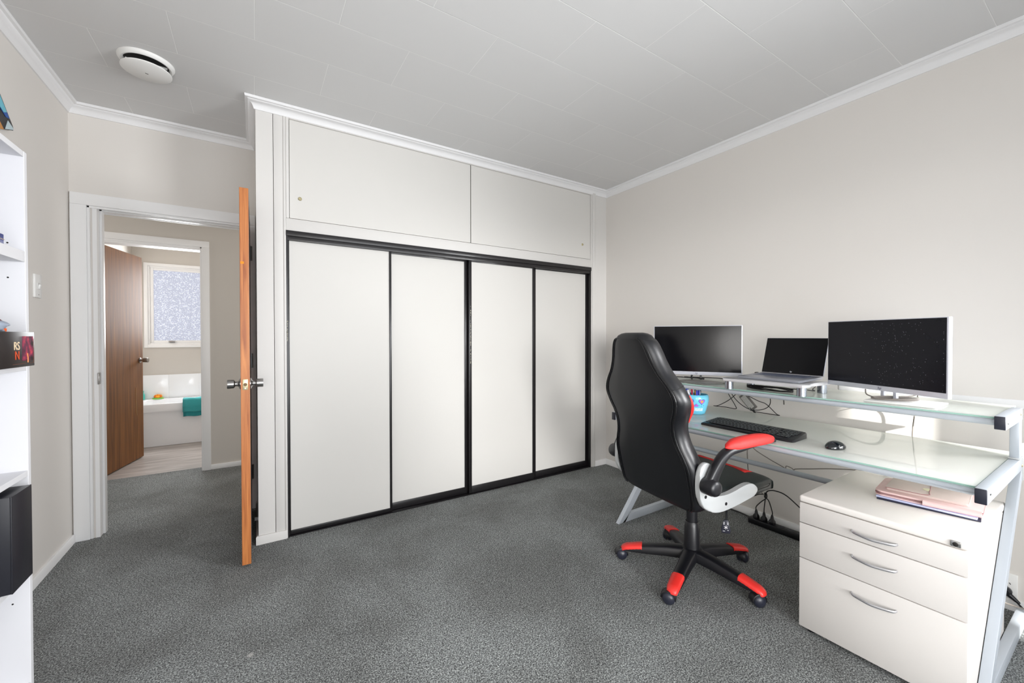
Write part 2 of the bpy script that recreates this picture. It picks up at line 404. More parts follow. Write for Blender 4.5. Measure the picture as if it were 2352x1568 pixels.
# wall with the doorway to the hall: opening x -0.80 .. -0.02, up to 2.0
DX0, DX1, DZ = -0.80, -0.022, 2.0
bm = newbm()
box(bm, XL-0.1, DX0-0.02, YB, YB+0.12, 0, ZC); box(bm, DX1+0.02, XR+0.1, YB, YB+0.12, 0, ZC); box(bm, DX0-0.02, DX1+0.02, YB, YB+0.12, DZ+0.02, ZC)
struct(link('wall_back', bm, WALL, smooth=0))
# architrave and jamb of the hall doorway
bm = newbm()
cp = [(0, 0), (0.0, 0.018), (0.012, 0.020), (0.066, 0.020), (0.070, 0.014), (0.082, 0.012), (0.086, 0.0)]
def casing(bm, x_out0, x_out1, ztop, y, wcas, t=0.018, side=-1):
    """three flat boards with a stepped inner bead; side -1 means it projects toward -y"""
    y0, y1 = (y-t, y+0.001) if side < 0 else (y-0.001, y+t)
    yb0, yb1 = (y-t*0.6, y+0.001) if side < 0 else (y-0.001, y+t*0.6)
    if x_out0 is not None:
        box(bm, x_out0, x_out0+wcas, y0, y1, 0, ztop-wcas+0.0, 0.002); box(bm, x_out0+wcas, x_out0+wcas+0.013, yb0, yb1, 0, ztop-wcas, 0.002)
    if x_out1 is not None:
        box(bm, x_out1-wcas, x_out1, y0, y1, 0, ztop-wcas+0.0, 0.002); box(bm, x_out1-wcas-0.013, x_out1-wcas, yb0, yb1, 0, ztop-wcas, 0.002)
    a = x_out0 if x_out0 is not None else x_out1-0.9; b = x_out1 if x_out1 is not None else x_out0+0.9
    box(bm, a, b, y0, y1, ztop-wcas, ztop, 0.003); box(bm, a+wcas, b-wcas, yb0, yb1, ztop-wcas-0.013, ztop-wcas, 0.002)
casing(bm, -0.912, XP-0.004, 2.072, YB, 0.07)
# jamb lining with rebate stop
box(bm, DX0-0.02, DX0, YB-0.004, YB+0.125, 0, DZ+0.02); box(bm, DX1, DX1+0.02, YB-0.004, YB+0.125, 0, DZ+0.02)
box(bm, DX0-0.02, DX1+0.02, YB-0.004, YB+0.125, DZ, DZ+0.02)
box(bm, DX0, DX0+0.012, YB+0.045, YB+0.09, 0, DZ, 0.002); box(bm, DX0, DX1, YB+0.045, YB+0.09, DZ-0.012, DZ, 0.002)
casing(bm, -0.905, 0.07, 2.072, YB+0.12, 0.07, side=1)
t1 = struct(link('trim_1', bm, TRIM))
bm = newbm(); box(bm, -0.803, -0.7975, YB-0.012, YB+0.03, 0.93, 1.0, 0.001); box(bm, -0.8, -0.7965, YB, YB+0.016, 0.95, 0.98)
link('strike_plate', bm, BRUSH, t1)

# hall and bathroom shell
YH = 4.62
BX0, BX1 = -1.14, -0.412
bm = newbm()
box(bm, -2.4, BX0-0.02, YH, YH+0.1, 0, 2.6); box(bm, BX1+0.02, 2.2, YH, YH+0.1, 0, 2.6); box(bm, BX0-0.02, BX1+0.02, YH, YH+0.1, 2.02, 2.6)
struct(link('wall_hall', bm, HALLW, smooth=0))
bm = newbm(); box(bm, -2.5, -2.4, YB+0.12, YH+0.1, 0, 2.6); box(bm, 2.2, 2.3, YB+0.12, YH+0.1, 0, 2.6); box(bm, -2.5, XL-0.1, YB+0.02, YB+0.12, 0, 2.6); struct(link('wall_hall_end', bm, HALLW, smooth=0))
bm = newbm()
casing(bm, BX0-0.075, BX1+0.067, 2.083, YH, 0.055, t=0.016)
box(bm, BX0-0.02, BX0, YH-0.004, YH+0.11, 0, 2.02); box(bm, BX1, BX1+0.02, YH-0.004, YH+0.11, 0, 2.02); box(bm, BX0-0.02, BX1+0.02, YH-0.004, YH+0.11, 2.0, 2.02)
struct(link('trim_2', bm, TRIM))
struct(boxobj('baseboard_hall', (BX1+0.067, 2.2, YH-0.013, YH, 0, 0.045), TRIM, bev=0.003))
bm = newbm(); box(bm, -1.32, -1.22, YH+0.1, 6.45, 0, 2.45); struct(link('wall_bathroom_left', bm, HALLW, smooth=0))
bm = newbm(); box(bm, 0.6, 0.7, YH+0.1, 6.45, 0, 2.45); struct(link('wall_bathroom_right', bm, HALLW, smooth=0))
YWB = 6.45
WX0, WX1, WZ0, WZ1 = -1.085, -0.2, 1.12, 2.08
bm = newbm()
box(bm, -1.32, WX0, YWB, YWB+0.1, 0, 2.45); box(bm, WX1, 0.7, YWB, YWB+0.1, 0, 2.45); box(bm, WX0, WX1, YWB, YWB+0.1, 0, WZ0); box(bm, WX0, WX1, YWB, YWB+0.1, WZ1, 2.45)
struct(link('wall_bathroom_back', bm, HALLW, smooth=0))
bm = newbm()
def frame4(bm, x0, x1, z0, z1, wd, y0, y1, bev=0.003):
    box(bm, x0, x0+wd, y0, y1, z0, z1, bev); box(bm, x1-wd, x1, y0, y1, z0, z1, bev)
    box(bm, x0+wd, x1-wd, y0, y1, z0, z0+wd, bev); box(bm, x0+wd, x1-wd, y0, y1, z1-wd, z1, bev)
frame4(bm, -1.113, -0.17, 1.09, 2.107, 0.035, YWB-0.022, YWB+0.002)
frame4(bm, -1.083, -0.2, 1.12, 2.078, 0.024, YWB-0.004, YWB+0.06)
w1 = struct(link('window_1', bm, TRIM))
bm = newbm(); frame4(bm, -1.058, -0.225, 1.145, 2.055, 0.03, YWB+0.01, YWB+0.045); link('window_frame', bm, TRIM, w1)
boxobj('window_glass', (-1.03, -0.253, YWB+0.025, YWB+0.031, 1.173, 2.027), FROST, w1, smooth=0)
bm = newbm(); box(bm, -0.89, -0.83, YWB-0.012, YWB+0.004, 1.15, 1.172, 0.003); box(bm, -0.86, -0.835, YWB-0.03, YWB-0.01, 1.152, 1.166, 0.004); link('window_latch', bm, BRUSH, w1)
# white wall tiles above the bath
TILE = mat('white_tile', (238, 240, 242), 0.12, noise_amt=0.01)
bm = newbm()
for k, (a, b) in enumerate(((-1.22, -0.893), (-0.889, -0.596), (-0.592, -0.30), (-0.296, 0.0))):
    box(bm, a, b, YWB-0.012, YWB, 0.44, 0.758, 0.0015)
box(bm, -1.2199, 0.0, YWB-0.008, YWB-0.001, 0.44, 0.756)
struct(link('trim_3', bm, TILE))

# cornice all around the bedroom
cor = [(0, 2.534), (0.007, 2.534), (0.010, 2.540), (0.012, 2.548), (0.018, 2.557), (0.028, 2.565), (0.036, 2.569), (0.038, 2.575), (0.050, 2.577), (0.052, 2.583), (0.052, ZC), (0, ZC)]
path = [(XL, YN), (XR, YN), (XR, YW), (XP, YW), (XP, YB), (XL, YB)]
bm = newbm(); sweep(bm, path, cor, closed=True)
struct(link('trim_4', bm, mat('cornice_white', (232, 232, 233), 0.5), smooth=50))
base = [(0, 0), (0.013, 0), (0.013, 0.044), (0.009, 0.05), (0, 0.05)]
bm = newbm(); sweep(bm, [(XL, YB-0.02), (XL, YN)], base); struct(link('baseboard_left', bm, TRIM))
bm = newbm(); sweep(bm, [(XR, YN), (XR, YW), (2.69, YW)], base); struct(link('baseboard_right', bm, TRIM))
bm = newbm(); sweep(bm, [(0.160, YW), (XP, YW), (XP, YB-0.02)], base); struct(link('baseboard_pillar', bm, PILLAR))
# thin flat rail on the right wall beside the desk
struct(boxobj('trim_5', (XR-0.004, XR+0.001, YN, 0.96, 0.898, 0.936), TRIM, bev=0.0015))

# built-in wardrobe surround: pillars, header, mullion
bm = newbm()
box(bm, XP, 0.098, YW, YB, 0, ZC)                              # plastered end
box(bm, 2.69, XR+0.05, YW, YB, 0, ZC)
struct(link('wall_wardrobe', bm, PILLAR, smooth=0))
bm = newbm()
box(bm, 0.1005, 0.150, YW-0.002, YW+0.05, 0.0, 2.55, 0.0015)
box(bm, 0.150, 0.1635, YW-0.006, YW+0.05, 0, 2.55, 0.003)
box(bm, 2.640, 2.656, YW-0.006, YW+0.05, 0, 2.55, 0.003)
box(bm, 2.656, 2.692, YW-0.012, YW+0.05, 0, 2.55, 0.004)
box(bm, 0.1635, 2.640, YW-0.004, YW+0.05, 1.858, 1.932, 0.003)    # rail between the doors
box(bm, 0.1635, 0.181, YW-0.006, YW+0.05, 1.932, 2.55, 0.003)
box(bm, 0.1635, 2.640, YW-0.008, YW+0.05, 2.546, ZC, 0.003)
box(bm, 0.181, 2.640, YW-0.003, YW+0.05, 2.530, 2.5455, 0.002)
struct(link('trim_6', bm, PILLAR))

# ================================================================== WARDROBE
wr = empty('wardrobe', (0, 0, 0), 0, 'long built-in wardrobe with four cream sliding doors edged in black and two flap doors above', 'wardrobe')
CR = mat('interior_dark', (60, 55, 50), 0.9)
bm = newbm(); box(bm, 0.1, 2.69, YW+0.075, YW+0.09, 0, 2.55); link('back_board', bm, CR, wr, 0)
bm = newbm()
box(bm, 0.1635, 2.640, YW-0.012, YW+0.07, 1.826, 1.858, 0.002)
box(bm, 0.1635, 2.640, YW-0.004, YW+0.02, 1.800, 1.828, 0.002)
box(bm, 0.1635, 0.172, YW-0.006, YW+0.07, 0, 1.83); box(bm, 2.628, 2.640, YW-0.006, YW+0.07, 0, 1.83)
box(bm, 0.1635, 2.640, YW+0.0, YW+0.07, 0.0, 0.006)
link('track_frame', bm, BLACKF, wr)
doors = [(0.167, 0.180, 0.782, 0.797, 0.010, 0.034, 1.800), (0.792, 0.803, 1.362, 1.384, 0.034, 0.056, 1.792), (1.388, 1.411, 1.986, 2.000, 0.010, 0.062, 1.792), (2.0, 2.034, 2.607, 2.630, 0.034, 0.058, 1.794)]
for (xa, xb, xc, xd, dy, zb, zt) in doors:
    y0 = YW+dy
    d = boxobj('sliding_door', (xb-0.004, xc+0.004, y0+0.004, y0+0.020, 0.015, 1.815), PANEL, wr, smooth=0)
    bm = newbm()
    box(bm, xa, xb, y0-0.004, y0+0.024, 0.008, 1.82, 0.0025); box(bm, xc, xd, y0-0.004, y0+0.024, 0.008, 1.82, 0.0025)
    box(bm, xb, xc, y0-0.004, y0+0.024, 0.008, zb, 0.002); box(bm, xb, xc, y0-0.004, y0+0.024, zt, 1.82, 0.002)
    link('door_edging', bm, BLACKF, d)
CHIP = mat('chipped_paint', (190, 186, 170), 0.7)
def chips(x, y, zs, n):
    bm = newbm()
    for k in range(n):
        z = random.uniform(*zs); h = random.uniform(0.002, 0.011); ww = random.uniform(0.0015, 0.004); xx = x+random.uniform(-0.002, 0.002)
        box(bm, xx-ww/2, xx+ww/2, y-0.0006, y+0.0004, z, z+h)
    link('chipped_paint', bm, CHIP, wr, 0)['kind'] = 'stuff'
chips(1.400, YW+0.0055, (1.0, 1.46), 46)
chips(0.1665, YW-0.0065, (1.19, 1.31), 22)
for (a, b, kx) in ((0.184, 1.400, 0.24), (1.406, 2.637, 2.541)):
    d = boxobj('flap_door', (a, b, YW+0.004, YW+0.022, 1.936, 2.5285), PANEL, wr, bev=0.0012, smooth=0)
    bm = newbm(); M = axisM((kx, YW+0.005, 2.060), (0, -1, 0))
    lathe(bm, [(0.011, 0), (0.011, 0.003), (0.008, 0.005), (0.0075, 0.003), (0.0, 0.003)], 20, M); box(bm, kx-0.0012, kx+0.0012, YW-0.001, YW+0.001, 2.055, 2.065)
    link('lock', bm, BRASS, d)
boxobj('mid_strip', (1.4, 1.406, YW+0.012, YW+0.02, 1.934, 2.53), DARK, wr, smooth=0)

# ================================================================== DOORS
# bedroom door, hinged beside the wardrobe, standing open into the room
d1 = empty('door_1', (-0.043, 3.375, 0), 0); d1['kind'] = 'structure'
d1.rotation_euler = (0, 0, math.radians(0.0))
L = 3.375-2.545
bm = newbm(); box(bm, -0.0205, 0.0205, -L, 0, 0.015, 1.995, 0.0015)
for f in bm.faces:
    f.material_index = 1 if abs(f.normal.x) > 0.9 else 0
dl = link('door_leaf', bm, [WOODEDGE, WOODDARK], d1, 0)
KN = [(0.033, 0), (0.033, 0.004), (0.026, 0.008), (0.015, 0.014), (0.013, 0.022), (0.014, 0.028), (0.018, 0.030), (0.0245, 0.034), (0.026, 0.060), (0.025, 0.066), (0.018, 0.066), (0.016, 0.058), (0.0, 0.058)]
for s in (-1, 1):
    bm = newbm(); lathe(bm, [(r*0.92, z*0.92) for r, z in KN], 28, axisM((s*0.0203, -L+0.062, 0.966), (s, 0, 0))); link('door_knob', bm, BRUSH, d1)
bm = newbm(); box(bm, -0.0115, 0.0115, -L-0.0015, -L+0.003, 0.938, 0.994, 0.0008)
link('latch_plate', bm, BRASS, d1)
bm = newbm(); cyl(bm, (0, -L-0.0025, 0.966), (0, -L, 0.966), 0.0085, seg=16); link('latch_bolt', bm, mat('bolt_dark', (92, 74, 50), 0.4, metal=0.6), d1)
bm = newbm()
for z in (0.946, 0.985): cyl(bm, (0, -L-0.0024, z), (0, -L, z), 0.0032, seg=10)
link('latch_screw', bm, BRUSH, d1)
bm = newbm(); box(bm, -0.017, -0.002, -L-0.0006, -L+0.001, 1.598, 1.610); link('orange_mark', bm, mat('orange_mark', (236, 140, 20), 0.7), d1)
for z in (0.22, 1.0, 1.75):
    bm = newbm(); cyl(bm, (0.026, 0.004, z), (0.026, 0.004, z+0.1), 0.007, seg=12); box(bm, 0.0195, 0.0215, -0.03, 0.0, z, z+0.1); link('hinge', bm, BRUSH, d1)
# small white door stop low on the wardrobe end
bm = newbm(); cyl(bm, (XP, 3.0, 0.075), (XP-0.02, 3.0, 0.075), 0.012, 0.010, 14)
tag(link('door_stop', bm, WHITEP), 'tiny white door stop low on the pillar behind the open bedroom door', 'door stop')

# bathroom door, swung into the bathroom
p0, p1 = Vector((-1.120, 4.80)), Vector((-0.963, 5.50))
ang = math.atan2((p1-p0).y, (p1-p0).x); Lb = (p1-p0).length
d2o = empty('door_2', (p0.x, p0.y, 0), ang); d2o['kind'] = 'structure'
bm = newbm(); box(bm, 0, Lb, 0.0, 0.036, 0.006, 2.02, 0.0015); link('door_leaf', bm, WOODDOOR, d2o, 0)
bm = newbm(); lathe(bm, [(0.026, 0), (0.026, 0.006), (0.012, 0.010), (0.011, 0.030), (0.0, 0.032)], 24, axisM((Lb-0.06, 0.0, 0.984), (0, -1, 0)))
lathe(bm, [(0.020, 0.028), (0.022, 0.030), (0.024, 0.062), (0.022, 0.068), (0.0, 0.068)], 24, axisM((Lb-0.06, 0.0, 0.984), (0, -1, 0)))
link('door_knob', bm, BRUSH, d2o)
bm = newbm(); tube(bm, catmull([(Lb-0.135, -0.0008, 0.72), (Lb-0.137, -0.0008, 0.6), (Lb-0.130, -0.0008, 0.50), (Lb-0.125, -0.0008, 0.44)], 5), 0.0022, 6); link('scratch', bm, mat('pale_scratch', (196, 160, 120), 0.7), d2o)

# ================================================================== BATHROOM THINGS
BATHW = mat('bath_acrylic', (240, 242, 245), 0.12, coat=0.4)
bt = empty('bathtub', (-0.35, 6.16, 0), 0, 'white built-in bathtub with a flat front panel under the frosted window', 'bathtub')
def L_(x, y, z): return (x+0.35, y-6.16, z)
bm = newbm()
X0, X1, Y0, Y1 = -1.21, 0.5, 5.90, 6.43
rings = []
def rr(x0, x1, y0, y1, z, r, n=6):
    pts = []
    for cx, cy, a0 in ((x1-r, y1-r, 0), (x0+r, y1-r, 90), (x0+r, y0+r, 180), (x1-r, y0+r, 270)):
        for k in range(n+1):
            a = math.radians(a0+90*k/n); pts.append(L_(cx+r*math.cos(a), cy+r*math.sin(a), z))
    return pts
for q in ((X0, X1, Y0, Y1, 0.385, 0.012), (X0, X1, Y0, Y1, 0.462, 0.012), (X0+0.008, X1-0.008, Y0+0.008, Y1-0.008, 0.472, 0.012),
          (X0+0.07, X1-0.07, Y0+0.05, Y1-0.05, 0.472, 0.10), (X0+0.085, X1-0.085, Y0+0.062, Y1-0.062, 0.455, 0.10), (X0+0.16, X1-0.16, Y0+0.10, Y1-0.09, 0.12, 0.10), (X0+0.25, X1-0.25, Y0+0.15, Y1-0.15, 0.08, 0.08)):
    rings.append(rr(*q))
loft(bm, rings); link('tub_shell', bm, BATHW, bt)
boxobj('front_panel', (X0+0.35, X1+0.35, Y0+0.018-6.16, Y0+0.03-6.16, 0.0, 0.40), BATHW, bt, smooth=0)
TEAL = mat('teal_towelling', (58, 168, 172), 0.95, noise_amt=0.18, noise_scale=150, bump=1.0, bump_scale=240, bump_dist=0.004, sheen=0.3)
TEALD = mat('teal_waffle', (44, 144, 150), 0.95, noise_amt=0.22, noise_scale=200, bump=1.0, bump_scale=260, bump_dist=0.004)
tw = empty('towel', (-0.57, 5.9, 0.472), 0, 'folded teal towel hanging over the front rim of the bathtub', 'towel')
def towel(name, x0, x1, zlow, off, m, back):
    bm = newbm(); prof = [(-off-0.008, zlow), (-off-0.012, zlow+0.06), (-off-0.009, 0.44-0.472-0.0+0.0), (-off*0.6, 0.008+off), (0.02, 0.012+off), (back, 0.010+off)]
    pts = catmull([(a, b, 0) for a, b in prof], 5); rings = []
    for k in range(9):
        x = x0+(x1-x0)*k/8
        wv = 0.003*math.sin(k*1.9)
        rings.append([Vector((x, p.x+wv, p.y+0.004*math.sin(k*1.3+i*0.3))) for i, p in enumerate(pts)])
    R = [[bm.verts.new(p) for p in r] for r in rings]
    for a, b in zip(R, R[1:]): ring_bridge(bm, a, b, False)
    o = link(name, bm, m, tw, 60); s = o.modifiers.new('solid', 'SOLIDIFY'); s.thickness = 0.010; s.offset = 1
    return o
towel('towel_layer', -0.120, 0.14, -0.158, 0.010, TEALD, 0.06); towel('towel_fold', -0.124, 0.14, -0.105, 0.024, TEAL, 0.07)
# bath toys on the far rim
YEL = mat('toy_yellow', (246, 176, 20), 0.5); ORG = mat('toy_orange', (232, 112, 30), 0.5); GRN = mat('toy_green', (120, 190, 70), 0.5)
ty = empty('bath_toy', (-0.985, 6.405, 0.473), 0, 'yellow and orange bath toy with green base on the back rim of the bathtub', 'toy')
bm = newbm(); lathe(bm, [(0.0, 0.016), (0.030, 0.018), (0.036, 0.032), (0.030, 0.046), (0.012, 0.054), (0, 0.055)], 20, Matrix.Translation((0, -0.012, 0)) @ Matrix.Diagonal((1.15, 0.62, 1, 1))); link('toy_body', bm, YEL, ty)
bm = newbm()
for k in range(8):
    a = 2*PI*k/8; lathe(bm, [(0.0, -0.008), (0.008, -0.004), (0.009, 0.003), (0, 0.008)], 8, Matrix.Translation((0.030*math.cos(a), -0.028, 0.034+0.015*math.sin(a))))
link('petal', bm, ORG, ty)
bm = newbm(); lathe(bm, [(0.04, 0.0), (0.042, 0.008), (0.034, 0.016), (0.0, 0.018)], 20, Matrix.Translation((0, -0.012, 0)) @ Matrix.Diagonal((1.3, 0.6, 1, 1))); link('toy_base', bm, GRN, ty)
bm = newbm(); lathe(bm, [(0.020, 0), (0.024, 0.004), (0.024, 0.06), (0.018, 0.075), (0.010, 0.080), (0.010, 0.086), (0.015, 0.088), (0.015, 0.104), (0, 0.105)], 20)
tb = link('bottle', bm, mat('teal_bottle', (84, 190, 176), 0.3)); tb.location = (-1.125, 6.385, 0.473)
tag(tb, 'small teal bottle on the bath rim just beyond the brown door edge', 'bottle')

# ================================================================== CEILING VENT, SWITCH, OUTLETS
vt = empty('ceiling_vent', (-0.447, 2.705, ZC), 0, 'round white air vent with a domed disc on the ceiling', 'vent')
bm = newbm(); lathe(bm, [(0.110, 0), (0.110, -0.004), (0.105, -0.013), (0.097, -0.018), (0.090, -0.016), (0.086, -0.004), (0.086, 0)], 56); link('vent_ring', bm, WHITEP, vt)
bm = newbm(); lathe(bm, [(0.0, -0.001), (0.0845, -0.001), (0.0845, -0.003), (0, -0.003)], 40); link('vent_throat', bm, DARK, vt)
bm = newbm(); lathe(bm, [(0.0, -0.040), (0.090, -0.040), (0.0985, -0.043), (0.0985, -0.047), (0.090, -0.052), (0.0, -0.057)], 56); link('vent_disc', bm, WHITEP, vt)
bm = newbm(); box(bm, -0.006, 0.006, -0.001, 0.001, -0.042, -0.002); box(bm, -0.001, 0.001, -0.006, 0.006, -0.042, -0.002); box(bm, -0.08, 0.08, -0.003, 0.003, -0.012, -0.003)
link('vent_stem', bm, WHITEP, vt)
bm = newbm(); box(bm, -0.006, 0.006, -0.0016, 0.0016, -0.0578, -0.0568, M=rotz(0.5)); link('vent_screw', bm, DARK, vt)

sw = empty('light_switch', (XL, 2.975, 1.47), 0, 'white rocker light switch on the wall left of the doorway', 'switch')
boxobj('switch_plate', (0, 0.010, -0.036, 0.036, -0.058, 0.058), WHITEP, sw, bev=0.003)
bm = newbm(); box(bm, 0.009, 0.012, -0.014, 0.014, -0.016, 0.016, 0.001); link('switch_surround', bm, mat('switch_grey', (205, 205, 203), 0.4), sw)
boxobj('rocker', (0.010, 0.018, -0.009, 0.009, -0.012, 0.012), WHITEP, sw, bev=0.002, M=Matrix.Rotation(0.25, 4, 'Y'))
bm = newbm(); cyl(bm, (0.010, 0, -0.043), (0.0112, 0, -0.043), 0.003, seg=12); link('switch_screw', bm, mat('screw_grey', (150, 150, 148), 0.4), sw)

def outlet(y, z, lab):
    o = empty('power_outlet', (XR, y, z), 0, lab, 'outlet')
    boxobj('outlet_plate', (-0.009, 0, -0.057, 0.057, -0.058, 0.058), WHITEP, o, bev=0.003)
    for cy in (-0.028, 0.028):
        for s in (-1, 1):
            bm = newbm(); box(bm, -0.0098, -0.0088, -0.0012, 0.0012, -0.004, 0.004, M=Matrix.Translation((0, cy+s*0.0075, 0.012)) @ Matrix.Rotation(s*0.5, 4, 'X')); link('socket_slot', bm, DARK, o, 0)
        bm = newbm(); box(bm, -0.0098, -0.0088, cy-0.0012, cy+0.0012, -0.008, 0.000); link('socket_slot', bm, DARK, o, 0)
    return o
outlet(0.362, 0.104, 'white power outlet low on the wall behind the near leg of the desk')
pg = empty('power_plug', (XR-0.010, 0.338, 0.082), 0, 'black plug and cord in the low outlet behind the near desk leg', 'plug')
bm = newbm(); lathe(bm, [(0.017, 0), (0.020, 0.004), (0.020, 0.018), (0.013, 0.026), (0, 0.028)], 20, axisM((0, 0, 0), (-1, 0, 0))); lathe(bm, [(0.011, 0), (0.008, 0.03), (0.005, 0.045), (0, 0.045)], 14, axisM((-0.014, -0.006, -0.006), (-0.1, -0.8, -0.62)))
link('plug_body', bm, BLKPL, pg)
bm = newbm(); tube(bm, catmull([(-0.018, -0.035, -0.032), (-0.02, -0.06, -0.055), (-0.015, -0.12, -0.076), (-0.01, -0.3, -0.078)], 6), 0.0038, 8); link('cord', bm, CABLE, pg)

# ================================================================== BOOKCASE AND WHAT IT HOLDS
bk = empty('bookcase', (-0.765, 1.56, 0), 0, 'tall white open bookcase at the left edge of the room', 'bookcase')
def Lk(b): return (b[0]+0.765, b[1]+0.765, b[2]-1.56, b[3]-1.56, b[4], b[5])
BXF, BY0, BY1 = -0.622, 1.15, 1.964
for (a, b) in ((BY1-0.018, BY1), (BY0, BY0+0.018)):
    boxobj('side_panel', Lk((XL+0.002, BXF, a, b, 0, 1.812)), SHELFW, bk, bev=0.001, smooth=0)
boxobj('back_panel', Lk((XL+0.002, XL+0.008, BY0+0.018, BY1-0.018, 0.06, 1.79)), SHELFW, bk, smooth=0)
for z in (1.794, 1.457, 1.108, 0.766, 0.447, 0.075):
    boxobj('shelf', Lk((XL+0.008, BXF-0.001, BY0+0.018, BY1-0.018, z, z+(0.018 if z != 1.457 else 0.034))), SHELFW, bk, bev=0.001, smooth=0)
boxobj('kickboard', Lk((BXF-0.03, BXF-0.012, BY0+0.018, BY1-0.018, 0, 0.075)), SHELFW, bk, smooth=0)
for z in (1.515, 1.405, 0.40, 0.36):
    bm = newbm(); cyl(bm, (-0.66+0.765, BY1-0.0185-1.56, z), (-0.66+0.765, BY1-0.0175-1.56, z), 0.0025, seg=10); link('peg_hole', bm, DARK, bk, 0)

gb = empty('game_box', (-0.70, 1.75, 1.1262), 0, 'black board game box with red and purple artwork on the bookcase', 'box')
boxobj('box_lid', (-0.14, 0.112, -0.15, 0.142, 0, 0.105), mat('game_box_black', (22, 18, 20), 0.35, noise_amt=0.2), gb, bev=0.002)
ART = bpy.data.materials.new('game_box_artwork'); ART.use_nodes = True
nt = ART.node_tree; b_ = nt.nodes['Principled BSDF']; tc = nt.nodes.new('ShaderNodeTexCoord')
n = nt.nodes.new('ShaderNodeTexNoise'); n.inputs['Scale'].default_value = 32; n.inputs['Detail'].default_value = 4; nt.links.new(tc.outputs['Object'], n.inputs['Vector'])
r = nt.nodes.new('ShaderNodeValToRGB'); e = r.color_ramp.elements
e[0].position = 0.46; e[0].color = lin((20, 12, 16)) + (1,); e[1].position = 0.7; e[1].color = lin((206, 60, 78)) + (1,)
q = e.new(0.57); q.color = lin((112, 28, 70)) + (1,)
nt.links.new(n.outputs['Fac'], r.inputs['Fac']); nt.links.new(r.outputs['Color'], b_.inputs['Base Color']); b_.inputs['Roughness'].default_value = 0.35
boxobj('artwork', (0.1118, 0.1128, 0.062, 0.130, 0.018, 0.092), ART, gb, smooth=0)
bm = newbm(); box(bm, 0.1126, 0.1134, 0.092, 0.097, 0.012, 0.032); box(bm, 0.1126, 0.1134, 0.089, 0.095, 0.030, 0.040); link('flame', bm, mat('flame', (240, 150, 90), 0.4), gb, 0)
bm = newbm()
box(bm, 0.1126, 0.1132, 0.0, 0.074, 0.0095, 0.0105); box(bm, 0.1126, 0.1132, 0.108, 0.132, 0.0095, 0.0105); box(bm, 0.1126, 0.1132, 0.1315, 0.1325, 0.01, 0.085)
link('border_line', bm, mat('copper_line', (120, 66, 48), 0.4), gb, 0)
Mt = Matrix.Translation((0.1122, 0.028, 0.062)) @ Matrix(((0, 0, 1, 0), (1, 0, 0, 0), (0, 1, 0, 0), (0, 0, 0, 1)))
text_mesh('title_text', 'RS', 0.034, 0.0006, mat('title_cream', (240, 214, 180), 0.4), Mt, gb)
Mt = Matrix.Translation((0.1122, 0.030, 0.034)) @ Matrix(((0, 0, 1, 0), (1, 0, 0, 0), (0, 1, 0, 0), (0, 0, 0, 1)))
text_mesh('title_text', 'N', 0.036, 0.0006, mat('title_red', (226, 84, 40), 0.4), Mt, gb)

# grey crumpled bag and small robot toy lying on the game box
GREYC = mat('grey_cloth', (150, 160, 176), 0.6, noise_amt=0.2, noise_scale=40)
bm = newbm(); bmesh.ops.create_icosphere(bm, subdivisions=4, radius=1)
for v in bm.verts:
    k = 1+0.22*noise.noise(v.co*2.3)+0.10*noise.noise(v.co*6)
    v.co = Vector((v.co.x*0.055*k, v.co.y*0.085*k, max(v.co.z*0.030*k, -0.0135)))
bag = link('crumpled_bag', bm, GREYC, smooth=60); bag.location = (-0.665, 1.765, 1.2458)
tag(bag, 'crumpled grey-blue plastic bag on top of the black game box', 'bag')
rb = empty('toy_figure', (-0.655, 1.876, 1.2317), 0, 'small grey, brown and orange toy figure lying on the game box', 'toy')
rb.scale = (0.8, 0.8, 0.9)
bm = newbm(); bmesh.ops.create_icosphere(bm, subdivisions=2, radius=0.014, matrix=Matrix.Translation((0, -0.012, 0.030))); link('head', bm, mat('toy_brown', (96, 44, 40), 0.5), rb)
bm = newbm(); bmesh.ops.create_icosphere(bm, subdivisions=2, radius=0.016, matrix=Matrix.Translation((0, -0.006, 0.018)) @ Matrix.Diagonal((1, 1.2, 0.8, 1))); link('body', bm, mat('toy_blue', (92, 108, 140), 0.45), rb)
bm = newbm()
for y in (-0.004, 0.013): box(bm, -0.006, 0.013, y-0.007, y+0.007, 0.0005, 0.013, 0.003)
link('leg', bm, mat('toy_bright_orange', (240, 96, 24), 0.45), rb)
bm = newbm(); box(bm, -0.004, 0.01, 0.018, 0.034, 0.003, 0.014, 0.003, M=rotz(0.1)); tube(bm, [(0.006, 0.0, 0.014), (0.008, 0.004, 0.034)], 0.0028, 6); link('arm', bm, mat('toy_white', (214, 214, 224), 0.4), rb)

# tall black box lower down
bb = empty('storage_box', (-0.72, 1.836, 0.4652), 0, 'tall black storage box on a lower bookcase shelf', 'box')
BBX = mat('black_card', (24, 25, 33), 0.42, noise_amt=0.1)
bm = newbm(); box(bm, -0.13, 0.116, -0.063, 0.062, 0, 0.284, 0.0015); link('box_body', bm, BBX, bb)
bm = newbm(); box(bm, 0.116, 0.1195, -0.064, 0.063, 0.0, 0.2845, 0.001); link('box_front', bm, BBX, bb)
bx = boxobj('book', (-0.10, 0.10, -0.13, 0.13, 0, 0.030), mat('book_blue', (24, 44, 120), 0.4, noise_amt=0.1), None, bev=0.002)
bx.location = (-0.728, 1.702, 1.4912); tag(bx, 'flat dark blue book lying on the upper bookcase shelf', 'book')
bm = newbm(); box(bm, -0.1, 0.1008, -0.129, 0.1305, 0.013, 0.015); link('page_line', bm, mat('page_edge', (170, 150, 130), 0.6), bx, 0)

